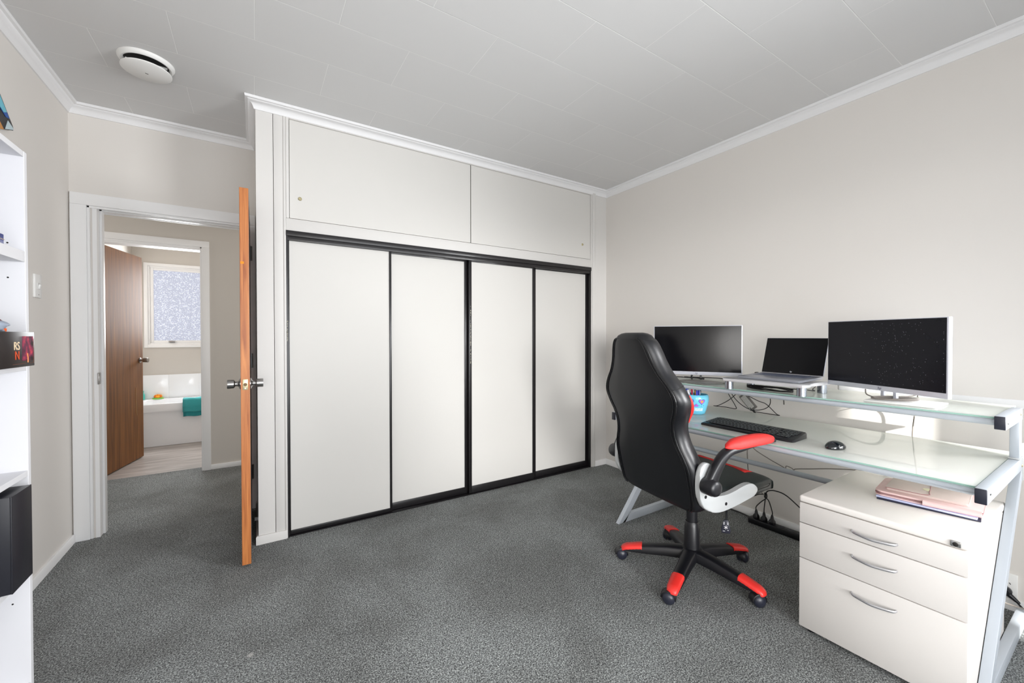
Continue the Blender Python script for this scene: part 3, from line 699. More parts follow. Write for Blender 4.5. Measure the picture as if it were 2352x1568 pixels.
# colourful picture hanging tilted above the bookcase
pc = empty('wall_picture', (XL+0.002, 2.0, 2.2), 0, 'colourful blue, black and orange pointed picture on the left wall above the bookcase', 'picture')
Mp = Matrix(((0, 0, 1, 0), (1, 0, 0, 0), (0, 1, 0, 0), (0, 0, 0, 1)))
def ppoly(name, pts, c, dz, th=0.0015):
    bm = newbm(); prism(bm, [(a-2.0, b-2.2) for a, b in pts], th, M=Matrix.Translation((dz, 0, 0)) @ Mp); return link(name, bm, mat(name+'_paint', c, 0.5, noise_amt=0.15, noise_scale=25), pc, 0)
bm = newbm(); prism(bm, [(a-2.0, b-2.2) for a, b in ((2.30, 2.06), (2.58, 2.085), (2.725, 2.135), (2.725, 2.15), (2.44, 2.40), (2.30, 2.40))], 0.014, M=Mp); link('board', bm, mat('picture_black', (28, 26, 32), 0.5), pc, 0)
ppoly('orange_patch', [(2.44, 2.395), (2.60, 2.248), (2.58, 2.225), (2.40, 2.33)], (240, 160, 40), 0.0142)
ppoly('sky_patch', [(2.60, 2.247), (2.668, 2.190), (2.64, 2.178), (2.56, 2.21), (2.58, 2.225)], (104, 186, 206), 0.0142)
ppoly('blue_patch', [(2.668, 2.189), (2.69, 2.172), (2.66, 2.166), (2.60, 2.19), (2.64, 2.178)], (10, 78, 160), 0.0142)
ppoly('tan_patch', [(2.30, 2.07), (2.59, 2.088), (2.64, 2.105), (2.61, 2.125), (2.50, 2.15), (2.3, 2.14)], (196, 134, 62), 0.0142)
ppoly('white_tip', [(2.652, 2.112), (2.722, 2.137), (2.716, 2.146), (2.675, 2.158)], (190, 208, 214), 0.0144)

# ================================================================== DESK
YA0, YA1 = 0.272, 0.300       # near frame
YF0, YF1 = 1.836, 1.864       # far frame
dk = empty('desk', (2.3, 1.068, 0), 0, 'two-tier computer desk with white glass tops on silver Z-shaped legs', 'desk')
OX, OY = 2.3, 1.068
def D(b): return (b[0]-OX, b[1]-OX, b[2]-OY, b[3]-OY, b[4], b[5])
for (ya, yb, sgn) in ((YA0, YA1, -1), (YF0, YF1, 1)):
    # slanted leg and floor bar: a polygon ring in x-z extruded through y
    bm = newbm()
    Mx = Matrix.Translation((-OX, ya-OY, 0)) @ Matrix(((1, 0, 0, 0), (0, 0, 1, 0), (0, 1, 0, 0), (0, 0, 0, 1)))
    k = 0.865
    def xl(z): return 1.985+k*z
    th = 0.058
    prism(bm, [(xl(0.0), 0.0), (xl(0)+th*0.2+0.05, 0.0), (xl(0.05)+th, 0.05), (xl(0.68)+th, 0.68), (xl(0.68), 0.68)], yb-ya, Mx, 0.002)
    prism(bm, [(xl(0)+0.03, 0.0), (2.775, 0.0), (2.775, 0.05), (xl(0.05)+th-0.002, 0.05)], yb-ya, Mx, 0.002)
    link('side_leg', bm, SILVER, dk)
    arm = boxobj('lower_arm', D((1.952, 2.60, ya, yb, 0.681, 0.73)), SILVER, dk, bev=0.002)
    boxobj('end_cap', D((1.946, 1.954, ya+0.0005, yb-0.0005, 0.6815, 0.7295)), DKPL, arm, bev=0.002)
    yo = (ya if sgn < 0 else yb)-OY
    def screw(x, z, par, m=CHROME):
        bm = newbm(); lathe(bm, [(0.006, 0), (0.006, 0.001), (0.004, 0.003), (0, 0.0035)], 14, axisM((x-OX, yo, z), (0, sgn, 0))); link('screw', bm, m, par)
    screw(1.985, 0.712, arm); screw(2.585, 0.70, arm, BRASS)
    ua = boxobj('upper_arm', D((2.245, 2.585, ya, yb, 0.882, 0.93)), SILVER, dk, bev=0.002)
    boxobj('end_cap', D((2.239, 2.247, ya+0.0005, yb-0.0005, 0.8825, 0.9295)), DKPL, ua, bev=0.002)
    screw(2.275, 0.905, ua); screw(2.545, 0.91, ua, BRASS)
    boxobj('upright', D((2.535, 2.585, ya+0.001, yb-0.001, 0.731, 0.8835)), SILVER, dk, bev=0.002)
    bm = newbm(); b_y = ya-0.004 if sgn < 0 else yb+0.004
    box(bm, *D((2.586, 2.592, min(ya, b_y), max(yb, b_y), 0.64, 0.79)), 0.001); box(bm, *D((2.525, 2.592, ya-0.002, yb+0.002, 0.7305, 0.736)), 0.001)
    link('bracket', bm, SILVLT, dk)
def tubeobj(name, x, z, r, y0=YA1-0.004, y1=YF0+0.004):
    bm = newbm(); cyl(bm, (x-OX, y0-OY, z), (x-OX, y1-OY, z), r, seg=20); return link(name, bm, SILVER, dk)
tubeobj('front_rail', 1.998, 0.7055, 0.0135); tubeobj('front_rail', 2.272, 0.9045, 0.0125)
tubeobj('cross_rail', 2.435, 0.485, 0.014); tubeobj('back_rail', 2.56, 0.7055, 0.0135); tubeobj('back_rail', 2.56, 0.9045, 0.0125)
def glass(name, x0, x1, z):
    bm = newbm(); box(bm, *D((x0, x1, YA1+0.002, YF0-0.002, z-0.007, z)), 0.0015)
    for f in bm.faces:
        f.material_index = 0 if abs(f.normal.z) > 0.8 else 1
    return link(name, bm, [GLASSW, GLASSE], dk, 0)
ZG, ZS = 0.7265, 0.9245
glass('worktop', 1.984, 2.712, ZG); glass('upper_shelf', 2.260, 2.702, ZS)

# ================================================================== MONITORS
def monitor(cx, cy, ang, z0, name_lab, dusty, bx, by, baser, base_ang, base_m, cable):
    """local frame: x = width (left to right seen from the front), y = away from viewer"""
    o = empty('monitor', (cx, cy, ZS+0.0005), ang, name_lab, 'monitor')
    zb = z0-ZS; W, H = 0.518, 0.317
    boxobj('casing', (-W/2, W/2, 0.0, 0.018, zb, zb+H), MONSIL, o, bev=0.002)
    sc = boxobj('screen', (-W/2+0.004, W/2-0.006, -0.0012, 0.001, zb+0.022, zb+H-0.003), SCREEND if dusty else SCREEN, o, smooth=0)
    boxobj('rear_shell', (-0.17, 0.17, 0.018, 0.045, zb+0.05, zb+0.25), MONSIL, o, bev=0.008)
    bm = newbm()
    box(bm, -0.034, -0.020, 0.045, 0.058, 0.010, zb+0.16, 0.002); box(bm, 0.020, 0.034, 0.045, 0.058, 0.010, zb+0.16, 0.002); box(bm, -0.034, 0.034, 0.044, 0.06, zb+0.1, zb+0.16, 0.003)
    link('stand_neck', bm, CHROME if not dusty else MONSIL, o)
    bm = newbm(); box(bm, -0.115, 0.115, -0.097, 0.097, 0, 0.008, 0.003, M=Matrix.Translation((bx, by, 0)) @ rotz(base_ang)); link('stand_base', bm, base_m, o)
    M = Matrix.Translation((0.0, -0.0003, zb+0.011)) @ Matrix.Rotation(PI/2, 4, 'X')
    text_mesh('logo', 'hp', 0.016, 0.0004, mat('logo_dark', (90, 92, 110), 0.4), M, o, shear=0.25)
    if dusty:
        bm = newbm(); random.seed(11)
        for k in range(170):
            u = min(1, max(0, random.gauss(0.66, 0.18))); v = random.random(); s = random.uniform(0.0003, 0.0008)
            x = -W/2+0.01+u*(W-0.025); z = zb+0.03+v*(H-0.045)
            box(bm, x-s, x+s, -0.0016, -0.0011, z-s, z+s)
        link('dust_specks', bm, mat('dust', (150, 150, 160), 0.9), sc, 0)['kind'] = 'stuff'
    return o
BASEGREY = mat('base_grey', (128, 128, 124), 0.3, metal=0.4)
m1 = monitor(2.352, 0.648, math.atan2(-0.487, -0.234)+0.0, 0.9738, 'large angled monitor with dust specks, nearest the right end of the desk', True, 0.044, 0.077, 0, 0.45, WHITEP, None)
m2 = monitor(2.400, 1.567, math.atan2(-0.461, 0.298), 0.9686, 'black widescreen monitor at the far left of the desk, behind the chair', False, 0.025, -0.026, 0, math.radians(-47.3), BASEGREY, None)

# cable bundles by the monitor stands
def cableobj(name, pts, r, m, lab, cat='cable', parent=None, n=8, group=None):
    bm = newbm(); tube(bm, catmull(pts, n), r, 8); o = link(name, bm, m, parent)
    if lab: tag(o, lab, cat, group)
    return o
import itertools
def loops(cx, cy, z, a, b, n, rot, seed, zz=0.012):
    random.seed(seed); P = []
    for k in range(n*10):
        t = 2*PI*k/10; ja = a*(1+0.10*math.sin(k*0.61+seed)); jb = b*(1+0.18*math.cos(k*0.37+seed))
        x = ja*math.cos(t); y = jb*math.sin(t)
        P.append((cx+x*math.cos(rot)-y*math.sin(rot), cy+x*math.sin(rot)+y*math.cos(rot), z+zz*(0.5+0.5*math.sin(k*0.7+seed))))
    return P
cableobj('cable', [(2.45, 0.725, 0.965), (2.41, 0.71, 0.948)]+loops(2.375, 0.60, 0.9375, 0.075, 0.022, 3, PI/2+0.25, 3, 0.012)+[(2.52, 0.58, 0.945), (2.68, 0.60, 0.95), (2.745, 0.61, 0.94), (2.785, 0.625, 0.87), (2.795, 0.64, 0.72), (2.80, 0.64, 0.4)], 0.0028, CABLEG, 'white coiled cable at the foot of the dusty right monitor', n=5)
cableobj('cable', [(2.45, 1.80, 0.985), (2.36, 1.76, 0.955)]+loops(2.445, 1.62, 0.940, 0.085, 0.035, 2, PI/2-0.3, 5, 0.010)+[(2.50, 1.50, 0.95), (2.58, 1.46, 0.94), (2.66, 1.47, 0.93)], 0.003, CABLE, 'black cable looped around the left monitor stand', n=5)

# ================================================================== LAPTOP ON ITS STAND
st = empty('laptop_stand', (2.36, 1.085, ZS+0.0006), 0, 'silver stand with four stubby legs under the laptop', 'stand')
bm = newbm()
outl = catmull([(a, b, 0) for a, b in ((-0.150, 0.195), (-0.145, -0.10), (-0.155, -0.195), (-0.09, -0.205), (-0.05, -0.190), (0.06, -0.195), (0.13, -0.205), (0.135, -0.15), (0.135, 0.195), (0, 0.205))], 3, closed=True)
prism(bm, [(p.x, p.y) for p in outl], 0.016, Matrix.Translation((0, 0, 0.043)), 0.004); link('platform', bm, mat('stand_white_metal', (214, 215, 218), 0.3, metal=0.3), st)
for (x, y) in ((-0.125, 0.175), (-0.118, -0.178), (0.105, -0.18), (0.105, 0.175)):
    bm = newbm(); cyl(bm, (x, y, 0.0), (x, y, 0.0435), 0.021, seg=24); link('leg', bm, mat('stand_leg', (150, 156, 164), 0.25, metal=0.85), st)
lt = empty('laptop', (2.475, 1.058, 0.9965), math.atan2(-0.295, -0.030), 'open grey laptop with a black screen between the two monitors', 'laptop')
LW, LD = 0.318, 0.212
bm = newbm(); box(bm, -LW/2, LW/2, -LD, 0, 0, 0.013, 0.003, M=Matrix.Rotation(0.055, 4, 'X')); link('laptop_base', bm, LAPSIL, lt)
bm = newbm(); Mk = Matrix.Rotation(0.055, 4, 'X')
for rw in range(5):
    for c in range(14): box(bm, -0.135+c*0.0193, -0.135+c*0.0193+0.0165, -0.112+rw*0.0192, -0.112+rw*0.0192+0.0165, 0.0128, 0.0140, M=Mk)
link('keyboard_keys', bm, mat('laptop_keys', (92, 98, 116), 0.5), lt, 0)['kind'] = 'stuff'
Ml = Matrix.Translation((0, 0.004, 0.014)) @ Matrix.Rotation(-0.27, 4, 'X')
bm = newbm(); box(bm, -LW/2, LW/2, 0, 0.006, 0, 0.205, 0.002, M=Ml); ld = link('lid', bm, LAPSIL, lt)
bm = newbm(); box(bm, -LW/2+0.002, LW/2-0.002, -0.001, 0.001, 0.002, 0.203, M=Ml); link('screen', bm, SCREEN, ld, 0)
text_mesh('logo', 'hp', 0.011, 0.0004, mat('logo_light', (220, 222, 230), 0.4), Ml @ Matrix.Translation((0, -0.0014, 0.013)) @ Matrix.Rotation(PI/2, 4, 'X'), ld, shear=0.25)
bm = newbm(); box(bm, -LW/2-0.012, -LW/2+0.001, -0.03, -0.022, 0.002, 0.009, 0.001); tube(bm, catmull([(-LW/2-0.01, -0.026, 0.006), (-LW/2-0.03, -0.01, 0.008), (-LW/2-0.03, 0.03, 0.004), (-LW/2-0.02, 0.09, -0.04), (-LW/2-0.02, 0.2, -0.062), (-LW/2-0.02, 0.245, -0.068), (-LW/2-0.02, 0.262, -0.2)], 6), 0.0026, 8); link('charging_plug', bm, CABLE, lt)
cableobj('cable', loops(2.34, 1.09, 0.9285, 0.115, 0.022, 3, PI/2, 8, 0.016)+[(2.36, 0.96, 0.945), (2.44, 0.93, 0.935), (2.55, 0.98, 0.93), (2.69, 1.02, 0.93)], 0.0026, CABLE, 'black coiled cable under the laptop stand', n=4)
bm = newbm(); box(bm, -0.016, 0.016, -0.028, 0.028, 0, 0.016, 0.003); ub = link('usb_adapter', bm, BLKPL); ub.location = (2.40, 1.19, ZS+0.0005); ub.rotation_euler = (0, 0, 0.2)
tag(ub, 'small black adapter block under the laptop stand', 'adapter')

# cables and charger hanging behind the desk between the two glass levels
ca = empty('charger', (2.755, 1.425, 0.785), 0, 'grey laptop charger brick hanging against the wall behind the desk', 'charger')
Mc = Matrix.Rotation(math.radians(48), 4, 'X')
bm = newbm(); box(bm, -0.012, 0.012, -0.058, 0.058, -0.024, 0.024, 0.005, M=Mc); link('brick', bm, mat('charger_grey', (96, 94, 92), 0.4, noise_amt=0.05), ca)
bm = newbm(); box(bm, -0.0128, -0.0118, -0.048, 0.045, -0.018, 0.018, M=Mc); link('rating_label', bm, mat('charger_label', (176, 174, 170), 0.5, noise_amt=0.3, noise_scale=110), ca, 0)
bm = newbm(); lathe(bm, [(0.007, 0), (0.005, 0.03), (0.003, 0.045), (0, 0.045)], 10, axisM(Mc @ Vector((0, -0.056, -0.010)), Mc @ Vector((0, -1, -0.1)))); link('strain_relief', bm, CABLE, ca)
cg = 'thin cables hanging behind the desk'
for nm, pts, lab in ((0, [(2.72, 1.56, 0.90), (2.74, 1.55, 0.86), (2.76, 1.50, 0.78), (2.765, 1.42, 0.735), (2.765, 1.33, 0.75), (2.76, 1.29, 0.80), (2.72, 1.29, 0.90)], 'black cable hanging in a wide arc behind the desk, around the charger'),
                    (1, [(2.72, 1.50, 0.90), (2.745, 1.48, 0.86), (2.75, 1.54, 0.79), (2.745, 1.62, 0.735), (2.735, 1.65, 0.728), (2.735, 1.57, 0.731), (2.74, 1.50, 0.729), (2.745, 1.505, 0.75), (2.745, 1.555, 0.83), (2.72, 1.56, 0.90)], 'black cable twisting down to the worktop left of the charger'),
                    (2, [(2.755, 1.44, 0.83), (2.75, 1.36, 0.80), (2.75, 1.31, 0.785), (2.745, 1.25, 0.735), (2.738, 1.23, 0.7285), (2.735, 1.30, 0.7285), (2.738, 1.385, 0.731), (2.74, 1.40, 0.745), (2.745, 1.41, 0.75)], 'black cable dropping to the worktop right of the charger')):
    cableobj('cable', pts, 0.0024, CABLE, lab, group=cg)

# ================================================================== KEYBOARD, MOUSE, SKULL PEN POT
kb = empty('keyboard', (2.172, 1.108, ZG+0.0005), math.atan2(-0.47, -0.012)+0.0, 'black computer keyboard on the glass worktop', 'keyboard')
bm = newbm(); KW, KD = 0.470, 0.172
bot = [(-KW/2+0.006, -KD/2+0.006), (KW/2-0.006, -KD/2+0.006), (KW/2-0.018, KD/2), (-KW/2+0.018, KD/2)]
def rpoly(w0, w1, d0, d1, r=0.022, z0=0, z1=0):
    pts = []; cor4 = [(w0, d0), (-w0, d0), (-w1, d1), (w1, d1)]
    for i in range(4):
        p = Vector(cor4[i]); a = (Vector(cor4[i-1])-p).normalized(); b = (Vector(cor4[(i+1) % 4])-p).normalized()
        for t in (0, 0.5, 1):
            q = (p+a*r)*(1-t)**2+p*2*t*(1-t)+(p+b*r)*t**2; z = z0 if i < 2 else z1; pts.append(Vector((q.x, q.y, z)))
    return pts
loft(bm, [rpoly(KW/2, KW/2-0.01, -KD/2, KD/2, z0=0, z1=0.0), rpoly(KW/2, KW/2-0.01, -KD/2, KD/2, z0=0.009, z1=0.021), rpoly(KW/2-0.004, KW/2-0.014, -KD/2+0.006, KD/2-0.003, z0=0.012, z1=0.026)])
kbb = link('keyboard_body', bm, BLKPL, kb)
tl = math.atan2(0.014, KD-0.01)
Mk = Matrix.Translation((0, -KD/2+0.006, 0.0122)) @ Matrix.Rotation(tl, 4, 'X')
bm = newbm(); bm2 = newbm()
rows = 6; kx = 0.0187
for r_ in range(rows):
    y = 0.022+r_*0.0202
    x = -KW/2+0.02
    blocks = [(15, 0), (15, 0), (15, 0), (15, 0), (15, 0), (15, 0)]
    c = 0
    while x < KW/2-0.04:
        wk = kx
        if r_ == 0 and c == 3: wk = kx*5
        if r_ in (1, 2, 3) and c == 0: wk = kx*(1.2+0.3*r_)
        box(bm, x, x+wk-0.0022, y, y+0.0175, 0, 0.0035, 0.0012, 1, M=Mk)
        box(bm2, x+0.004, x+0.0085, y+0.0085, y+0.0092, 0.0034, 0.0037, M=Mk); box(bm2, x+0.004, x+0.005, y+0.0085, y+0.0135, 0.0034, 0.0037, M=Mk)
        x += wk; c += 1
        if c in (15, 18): x += 0.007
link('keys', bm, KEYS, kb, 0)['kind'] = 'stuff'
link('key_legends', bm2, KEYM, kbb, 0)

ms = empty('mouse', (2.143, 0.737, ZG+0.0005), math.radians(170), 'small black computer mouse on the worktop right of the keyboard', 'mouse')
bm = newbm(); bmesh.ops.create_uvsphere(bm, u_segments=32, v_segments=18, radius=1)
for v in bm.verts:
    x, y, z = v.co
    z = max(z, -0.25)
    v.co = Vector((x*0.050, y*0.032*(1-0.08*x), (z+0.25)*0.026*(1-0.18*x*abs(x))))
link('mouse_body', bm, mat('mouse_gloss', (14, 17, 22), 0.12, coat=0.5), ms, 60)
bm = newbm(); cyl(bm, (0.022, -0.004, 0.0245), (0.022, 0.004, 0.0245), 0.006, seg=14); link('scroll_wheel', bm, DKPL, ms)

sk = empty('pen_pot', (2.372, 1.553, ZG+0.0005), 0, 'turquoise sugar skull pot full of pens, behind the chair backrest', 'pot')
SKY = mat('skull_turquoise', (116, 206, 236), 0.25, coat=0.4, noise_amt=0.05)
prof = [(0.048, 0), (0.056, 0.006), (0.063, 0.03), (0.068, 0.05), (0.074, 0.072), (0.077, 0.092), (0.076, 0.110), (0.073, 0.120), (0.069, 0.124), (0.066, 0.120), (0.066, 0.08), (0.0, 0.075)]
bm = newbm(); lathe(bm, prof, 40, Matrix.Diagonal((1.0, 1.0, 1, 1))); link('pot_body', bm, SKY, sk, 50)
import bisect
def rad(z):
    for (a, b), (c_, d_) in zip(prof, prof[1:]):
        if b <= z <= d_: return a+(c_-a)*(z-b)/(d_-b)
    return 0.07
FACE = math.atan2(-1.553, -2.372)+0.06
def decal(name, shape, az, z, m, lift=0.001, sc=1.0):
    """shape: (a, b) polygon in metres wrapped on the pot; az in radians off the face direction (left +)"""
    bm = newbm(); vs = []
    for a, b in shape:
        zz = z+b*sc; r = rad(zz)+lift; th = FACE-az+(a*sc)/0.075
        vs.append(bm.verts.new((r*math.cos(th), r*math.sin(th), zz)))
    bm.faces.new(vs); o = link(name, bm, m, sk, 0); so_ = o.modifiers.new('solid', 'SOLIDIFY'); so_.thickness = 0.0012; so_.offset = 1
    return o
heart = []
for k in range(24):
    t = 2*PI*k/24; heart.append((0.016*math.sin(t)**3, (13*math.cos(t)-5*math.cos(2*t)-2*math.cos(3*t)-math.cos(4*t))/1000))
PUR = mat('skull_purple', (170, 104, 206), 0.3); YLW = mat('skull_yellow', (246, 196, 40), 0.3); DOT = mat('skull_blue', (24, 110, 170), 0.3); WHT = mat('skull_white', (240, 246, 250), 0.25); CORAL = mat('skull_coral', (240, 120, 96), 0.3)
def flower(n, r1, r0): return [((r1 if k % 2 == 0 else r0)*math.cos(PI*k/n), (r1 if k % 2 == 0 else r0)*math.sin(PI*k/n)) for k in range(2*n)]
def disc(r, n=12): return [(r*math.cos(2*PI*k/n), r*math.sin(2*PI*k/n)) for k in range(n)]
for az, zz in ((-0.42, 0.086), (0.45, 0.084)):
    decal('eye_rim', heart, az, zz, DOT, 0.0004, 1.28); decal('eye_heart', heart, az, zz, PUR, 0.0012, 1.1)
    decal('eye_flower', flower(8, 0.0095, 0.005), az, zz, YLW, 0.0024); decal('flower_center', disc(0.003), az, zz, CORAL, 0.0036)
    for dx in (-0.2, 0.0, 0.2): decal('eye_dot', disc(0.0022, 8), az+dx, zz-0.026-(0.004 if dx == 0 else 0), DOT)
decal('nose_heart', [(a, -b) for a, b in heart][::-1], 0.0, 0.062, PUR, 0.0012, 0.75)
decal('cheek_flower', flower(8, 0.0125, 0.008), 1.05, 0.079, CORAL)
for k in range(9):
    for j in range(2): decal('tooth', [(-0.0032, 0), (0.0032, 0), (0.0032, 0.008), (-0.0032, 0.008)], -0.55+k*0.125, 0.026+j*0.0095, WHT)
for (ps, r0, tl_, c, cap) in (((-0.02, 0.01), 0.005, 0.145, (240, 240, 245), (220, 50, 90)), ((0.01, 0.03), 0.0045, 0.150, (30, 40, 150), (20, 20, 90)), ((0.0, -0.02), 0.005, 0.146, (60, 90, 210), (40, 60, 170)), ((0.03, -0.01), 0.0045, 0.152, (235, 235, 240), (20, 30, 50)), ((-0.035, -0.03), 0.005, 0.143, (200, 210, 235), (80, 80, 200)), ((-0.01, 0.045), 0.009, 0.143, (214, 40, 96), (60, 90, 220)), ((0.025, 0.02), 0.004, 0.148, (230, 160, 40), (40, 120, 90)), ((-0.04, 0.02), 0.006, 0.142, (245, 245, 250), (235, 235, 240))):
    bm = newbm(); x, y = ps; cyl(bm, (x*0.7, y*0.7, 0.0765), (x*1.12, y*1.12, tl_), r0, seg=10); pn = link('pen', bm, mat('pen_%d' % int(c[0]+c[1]*3+c[2]*7), c, 0.35))
    pn.location = sk.location
    bm = newbm(); cyl(bm, (x*1.04, y*1.04, tl_-0.025), (x*1.16, y*1.16, tl_+0.010), r0*1.15, seg=10); link('pen_cap', bm, mat('cap_%d' % int(cap[0]+cap[1]*3+cap[2]*7), cap, 0.35), pn)
    nm = {(240, 240, 245): 'white pen with a crimson cap', (30, 40, 150): 'dark navy pen', (60, 90, 210): 'mid blue pen', (235, 235, 240): 'white pen with a black cap', (200, 210, 235): 'pale blue pen with a violet cap', (214, 40, 96): 'thick crimson marker with a blue cap', (230, 160, 40): 'orange pen with a green cap', (245, 245, 250): 'thick all-white marker'}[c]
    tag(pn, nm+' standing in the turquoise skull pot', 'pen', 'pens in the skull pot')

# ================================================================== DRAWER CABINET
cb = empty('drawer_cabinet', (2.2, 0.538, 0), 0, 'cream metal three-drawer cabinet with silver bow handles under the desk', 'cabinet')
def K(b): return (b[0]-2.2, b[1]-2.2, b[2]-0.538, b[3]-0.538, b[4], b[5])
CX, CY0, CY1 = 1.905, 0.302, 0.776
boxobj('cabinet_body', K((CX+0.018, 2.50, CY0, CY1, 0.018, 0.533)), CAB, cb, bev=0.002)
bm = newbm(); box(bm, *K((CX-0.002, 2.505, CY0-0.001, CY1+0.001, 0.533, 0.560)), 0.008, 4); ct = link('cabinet_top', bm, CABTOP, cb)
for (z0, z1, hz) in ((0.449, 0.531, 0.482), (0.304, 0.446, 0.388), (0.018, 0.301, 0.246)):
    d = boxobj('drawer', K((CX, CX+0.017, CY0+0.001, CY1-0.001, z0, z1)), CAB, cb, bev=0.0018)
    pts = catmull([(CX-2.2+0.001, 0.472-0.538, hz), (CX-2.2-0.014, 0.478-0.538, hz), (CX-2.2-0.024, 0.505-0.538, hz-0.001), (CX-2.2-0.029, 0.536-0.538, hz-0.002), (CX-2.2-0.024, 0.567-0.538, hz-0.001), (CX-2.2-0.014, 0.594-0.538, hz), (CX-2.2+0.001, 0.600-0.538, hz)], 5)
    bm = newbm(); rg = []
    for i, p in enumerate(pts):
        t = (pts[min(i+1, len(pts)-1)]-pts[max(i-1, 0)]).normalized(); a = t.cross(Vector((0, 0, 1))).normalized()
        rg.append([p+a*math.cos(2*PI*k/10)*0.0026+Vector((0, 0, 1))*math.sin(2*PI*k/10)*0.0048 for k in range(10)])
    loft(bm, rg); link('handle', bm, mat('satin_handle', (196, 196, 200), 0.25, metal=0.8), d)
bm = newbm(); box(bm, *K((CX-0.006, CX, 0.319, 0.343, 0.538, 0.557)), 0.002); lk = link('lock', bm, CHROME, ct)
bm = newbm(); lathe(bm, [(0.0068, 0), (0.0068, 0.002), (0.004, 0.003), (0, 0.003)], 18, axisM((CX-2.2-0.006, 0.331-0.538, 0.5475), (-1, 0, 0))); box(bm, CX-2.2-0.0098, CX-2.2-0.0088, 0.3303-0.538, 0.3317-0.538, 0.544, 0.551); link('keyhole', bm, mat('lock_dark', (70, 68, 66), 0.3, metal=0.8), lk)
for (x, y) in ((1.94, 0.34), (1.94, 0.74), (2.46, 0.34), (2.46, 0.74)):
    bm = newbm(); cyl(bm, (x-2.2, y-0.538, 0.0), (x-2.2, y-0.538, 0.0185), 0.016, seg=16); link('foot', bm, BLKPL, cb)

# papers, folders and pink pouch on the cabinet
PINK = mat('pink_leatherette', (226, 192, 190), 0.45, noise_amt=0.05, bump=0.3, bump_scale=300)
PINKG = mat('pink_grey_leatherette', (206, 190, 184), 0.45, noise_amt=0.05, bump=0.3, bump_scale=300)
PINKD = mat('pink_seam', (150, 104, 106), 0.5)
Mf = Matrix.Translation((2.305, 0.478, 0.5602)) @ rotz(math.radians(6))
def slab(name, x0, x1, y0, y1, z0, z1, m, lab, cat, bev=0.0015, rz=0.0, curl=0):
    bm = newbm(); box(bm, x0, x1, y0, y1, z0, z1, bev); o = link(name, bm, m); o.matrix_world = Mf @ rotz(rz); tag(o, lab, cat); return o
slab('folder', -0.170, 0.06, -0.142, 0.135, 0.0, 0.005, mat('navy_folder', (24, 26, 52), 0.35), 'dark navy folder at the bottom of the pile on the cabinet', 'folder', rz=0.03)
slab('papers', -0.165, 0.06, -0.140, 0.132, 0.0052, 0.0115, mat('blue_white_paper', (196, 202, 236), 0.7, noise_amt=0.08, noise_scale=3, stretch=(1, 1, 600)), 'bluish white papers between the navy folder and pink binder', 'papers', rz=-0.01)
bi = empty('binder', Mf.translation, math.radians(6), 'pink zipped binder with rounded corners on the paper pile', 'binder')
def rrect(x0, x1, y0, y1, r, n=5):
    pts = []
    for cx, cy, a0 in ((x1-r, y1-r, 0), (x0+r, y1-r, 90), (x0+r, y0+r, 180), (x1-r, y0+r, 270)):
        for k in range(n+1):
            a = math.radians(a0+90*k/n); pts.append((cx+r*math.cos(a), cy+r*math.sin(a)))
    return pts
for (z0, z1, m_, nm) in ((0.012, 0.0165, PINK, 'back_cover'), (0.017, 0.0255, mat('binder_pages', (214, 196, 192), 0.7), 'pages'), (0.026, 0.031, PINK, 'front_cover')):
    ins = 0.004 if nm == 'pages' else 0
    bm = newbm(); prism(bm, rrect(-0.155+ins, 0.075-ins, -0.150+ins, 0.140-ins, 0.022), z1-z0, Matrix.Translation((0, 0, z0)), 0.0016); link(nm, bm, m_, bi)
bm = newbm(); tube(bm, [(p[0], p[1], 0.0215) for p in rrect(-0.154, 0.074, -0.149, 0.139, 0.022)], 0.0022, 6, closed=True); link('zip', bm, PINKD, bi)
bm = newbm(); cyl(bm, (-0.150, -0.148, 0.0225), (-0.158, 0.0, 0.0225), 0.0105, seg=16); link('strap_roll', bm, PINK, bi)
pu = empty('pouch', Mf @ Vector((0.0, 0, 0.0312)), math.radians(6), 'pinkish grey flat pouch with a cream round patch on the pink binder', 'pouch')
bm = newbm(); prism(bm, rrect(-0.115, 0.07, -0.115, 0.112, 0.006), 0.008, None, 0.002); link('pouch_body', bm, PINKG, pu)
bm = newbm(); prism(bm, [(-0.117, 0.113), (-0.114, 0.005), (-0.10, -0.012), (-0.07, -0.008), (0.07, 0.0), (0.07, 0.113)], 0.0022, Matrix.Translation((0, 0, 0.0082)), 0.0006); fl = link('flap', bm, PINKG, pu)
bm = newbm(); tube(bm, catmull([(-0.118, 0.112, 0.009), (-0.115, 0.03, 0.009), (-0.114, 0.004, 0.0095), (-0.10, -0.013, 0.0105), (-0.07, -0.009, 0.0105), (0.07, -0.001, 0.0105)], 4), 0.0013, 6); link('piping', bm, PINKD, pu)
bm = newbm(); prism(bm, [(-0.035+0.019*math.cos(a*PI/12), -0.006+0.019*abs(math.sin(a*PI/12))) for a in range(0, 13)], 0.0012, Matrix.Translation((0, 0, 0.0104)), 0); link('round_patch', bm, mat('cream_patch', (226, 222, 190), 0.5), fl, 0)

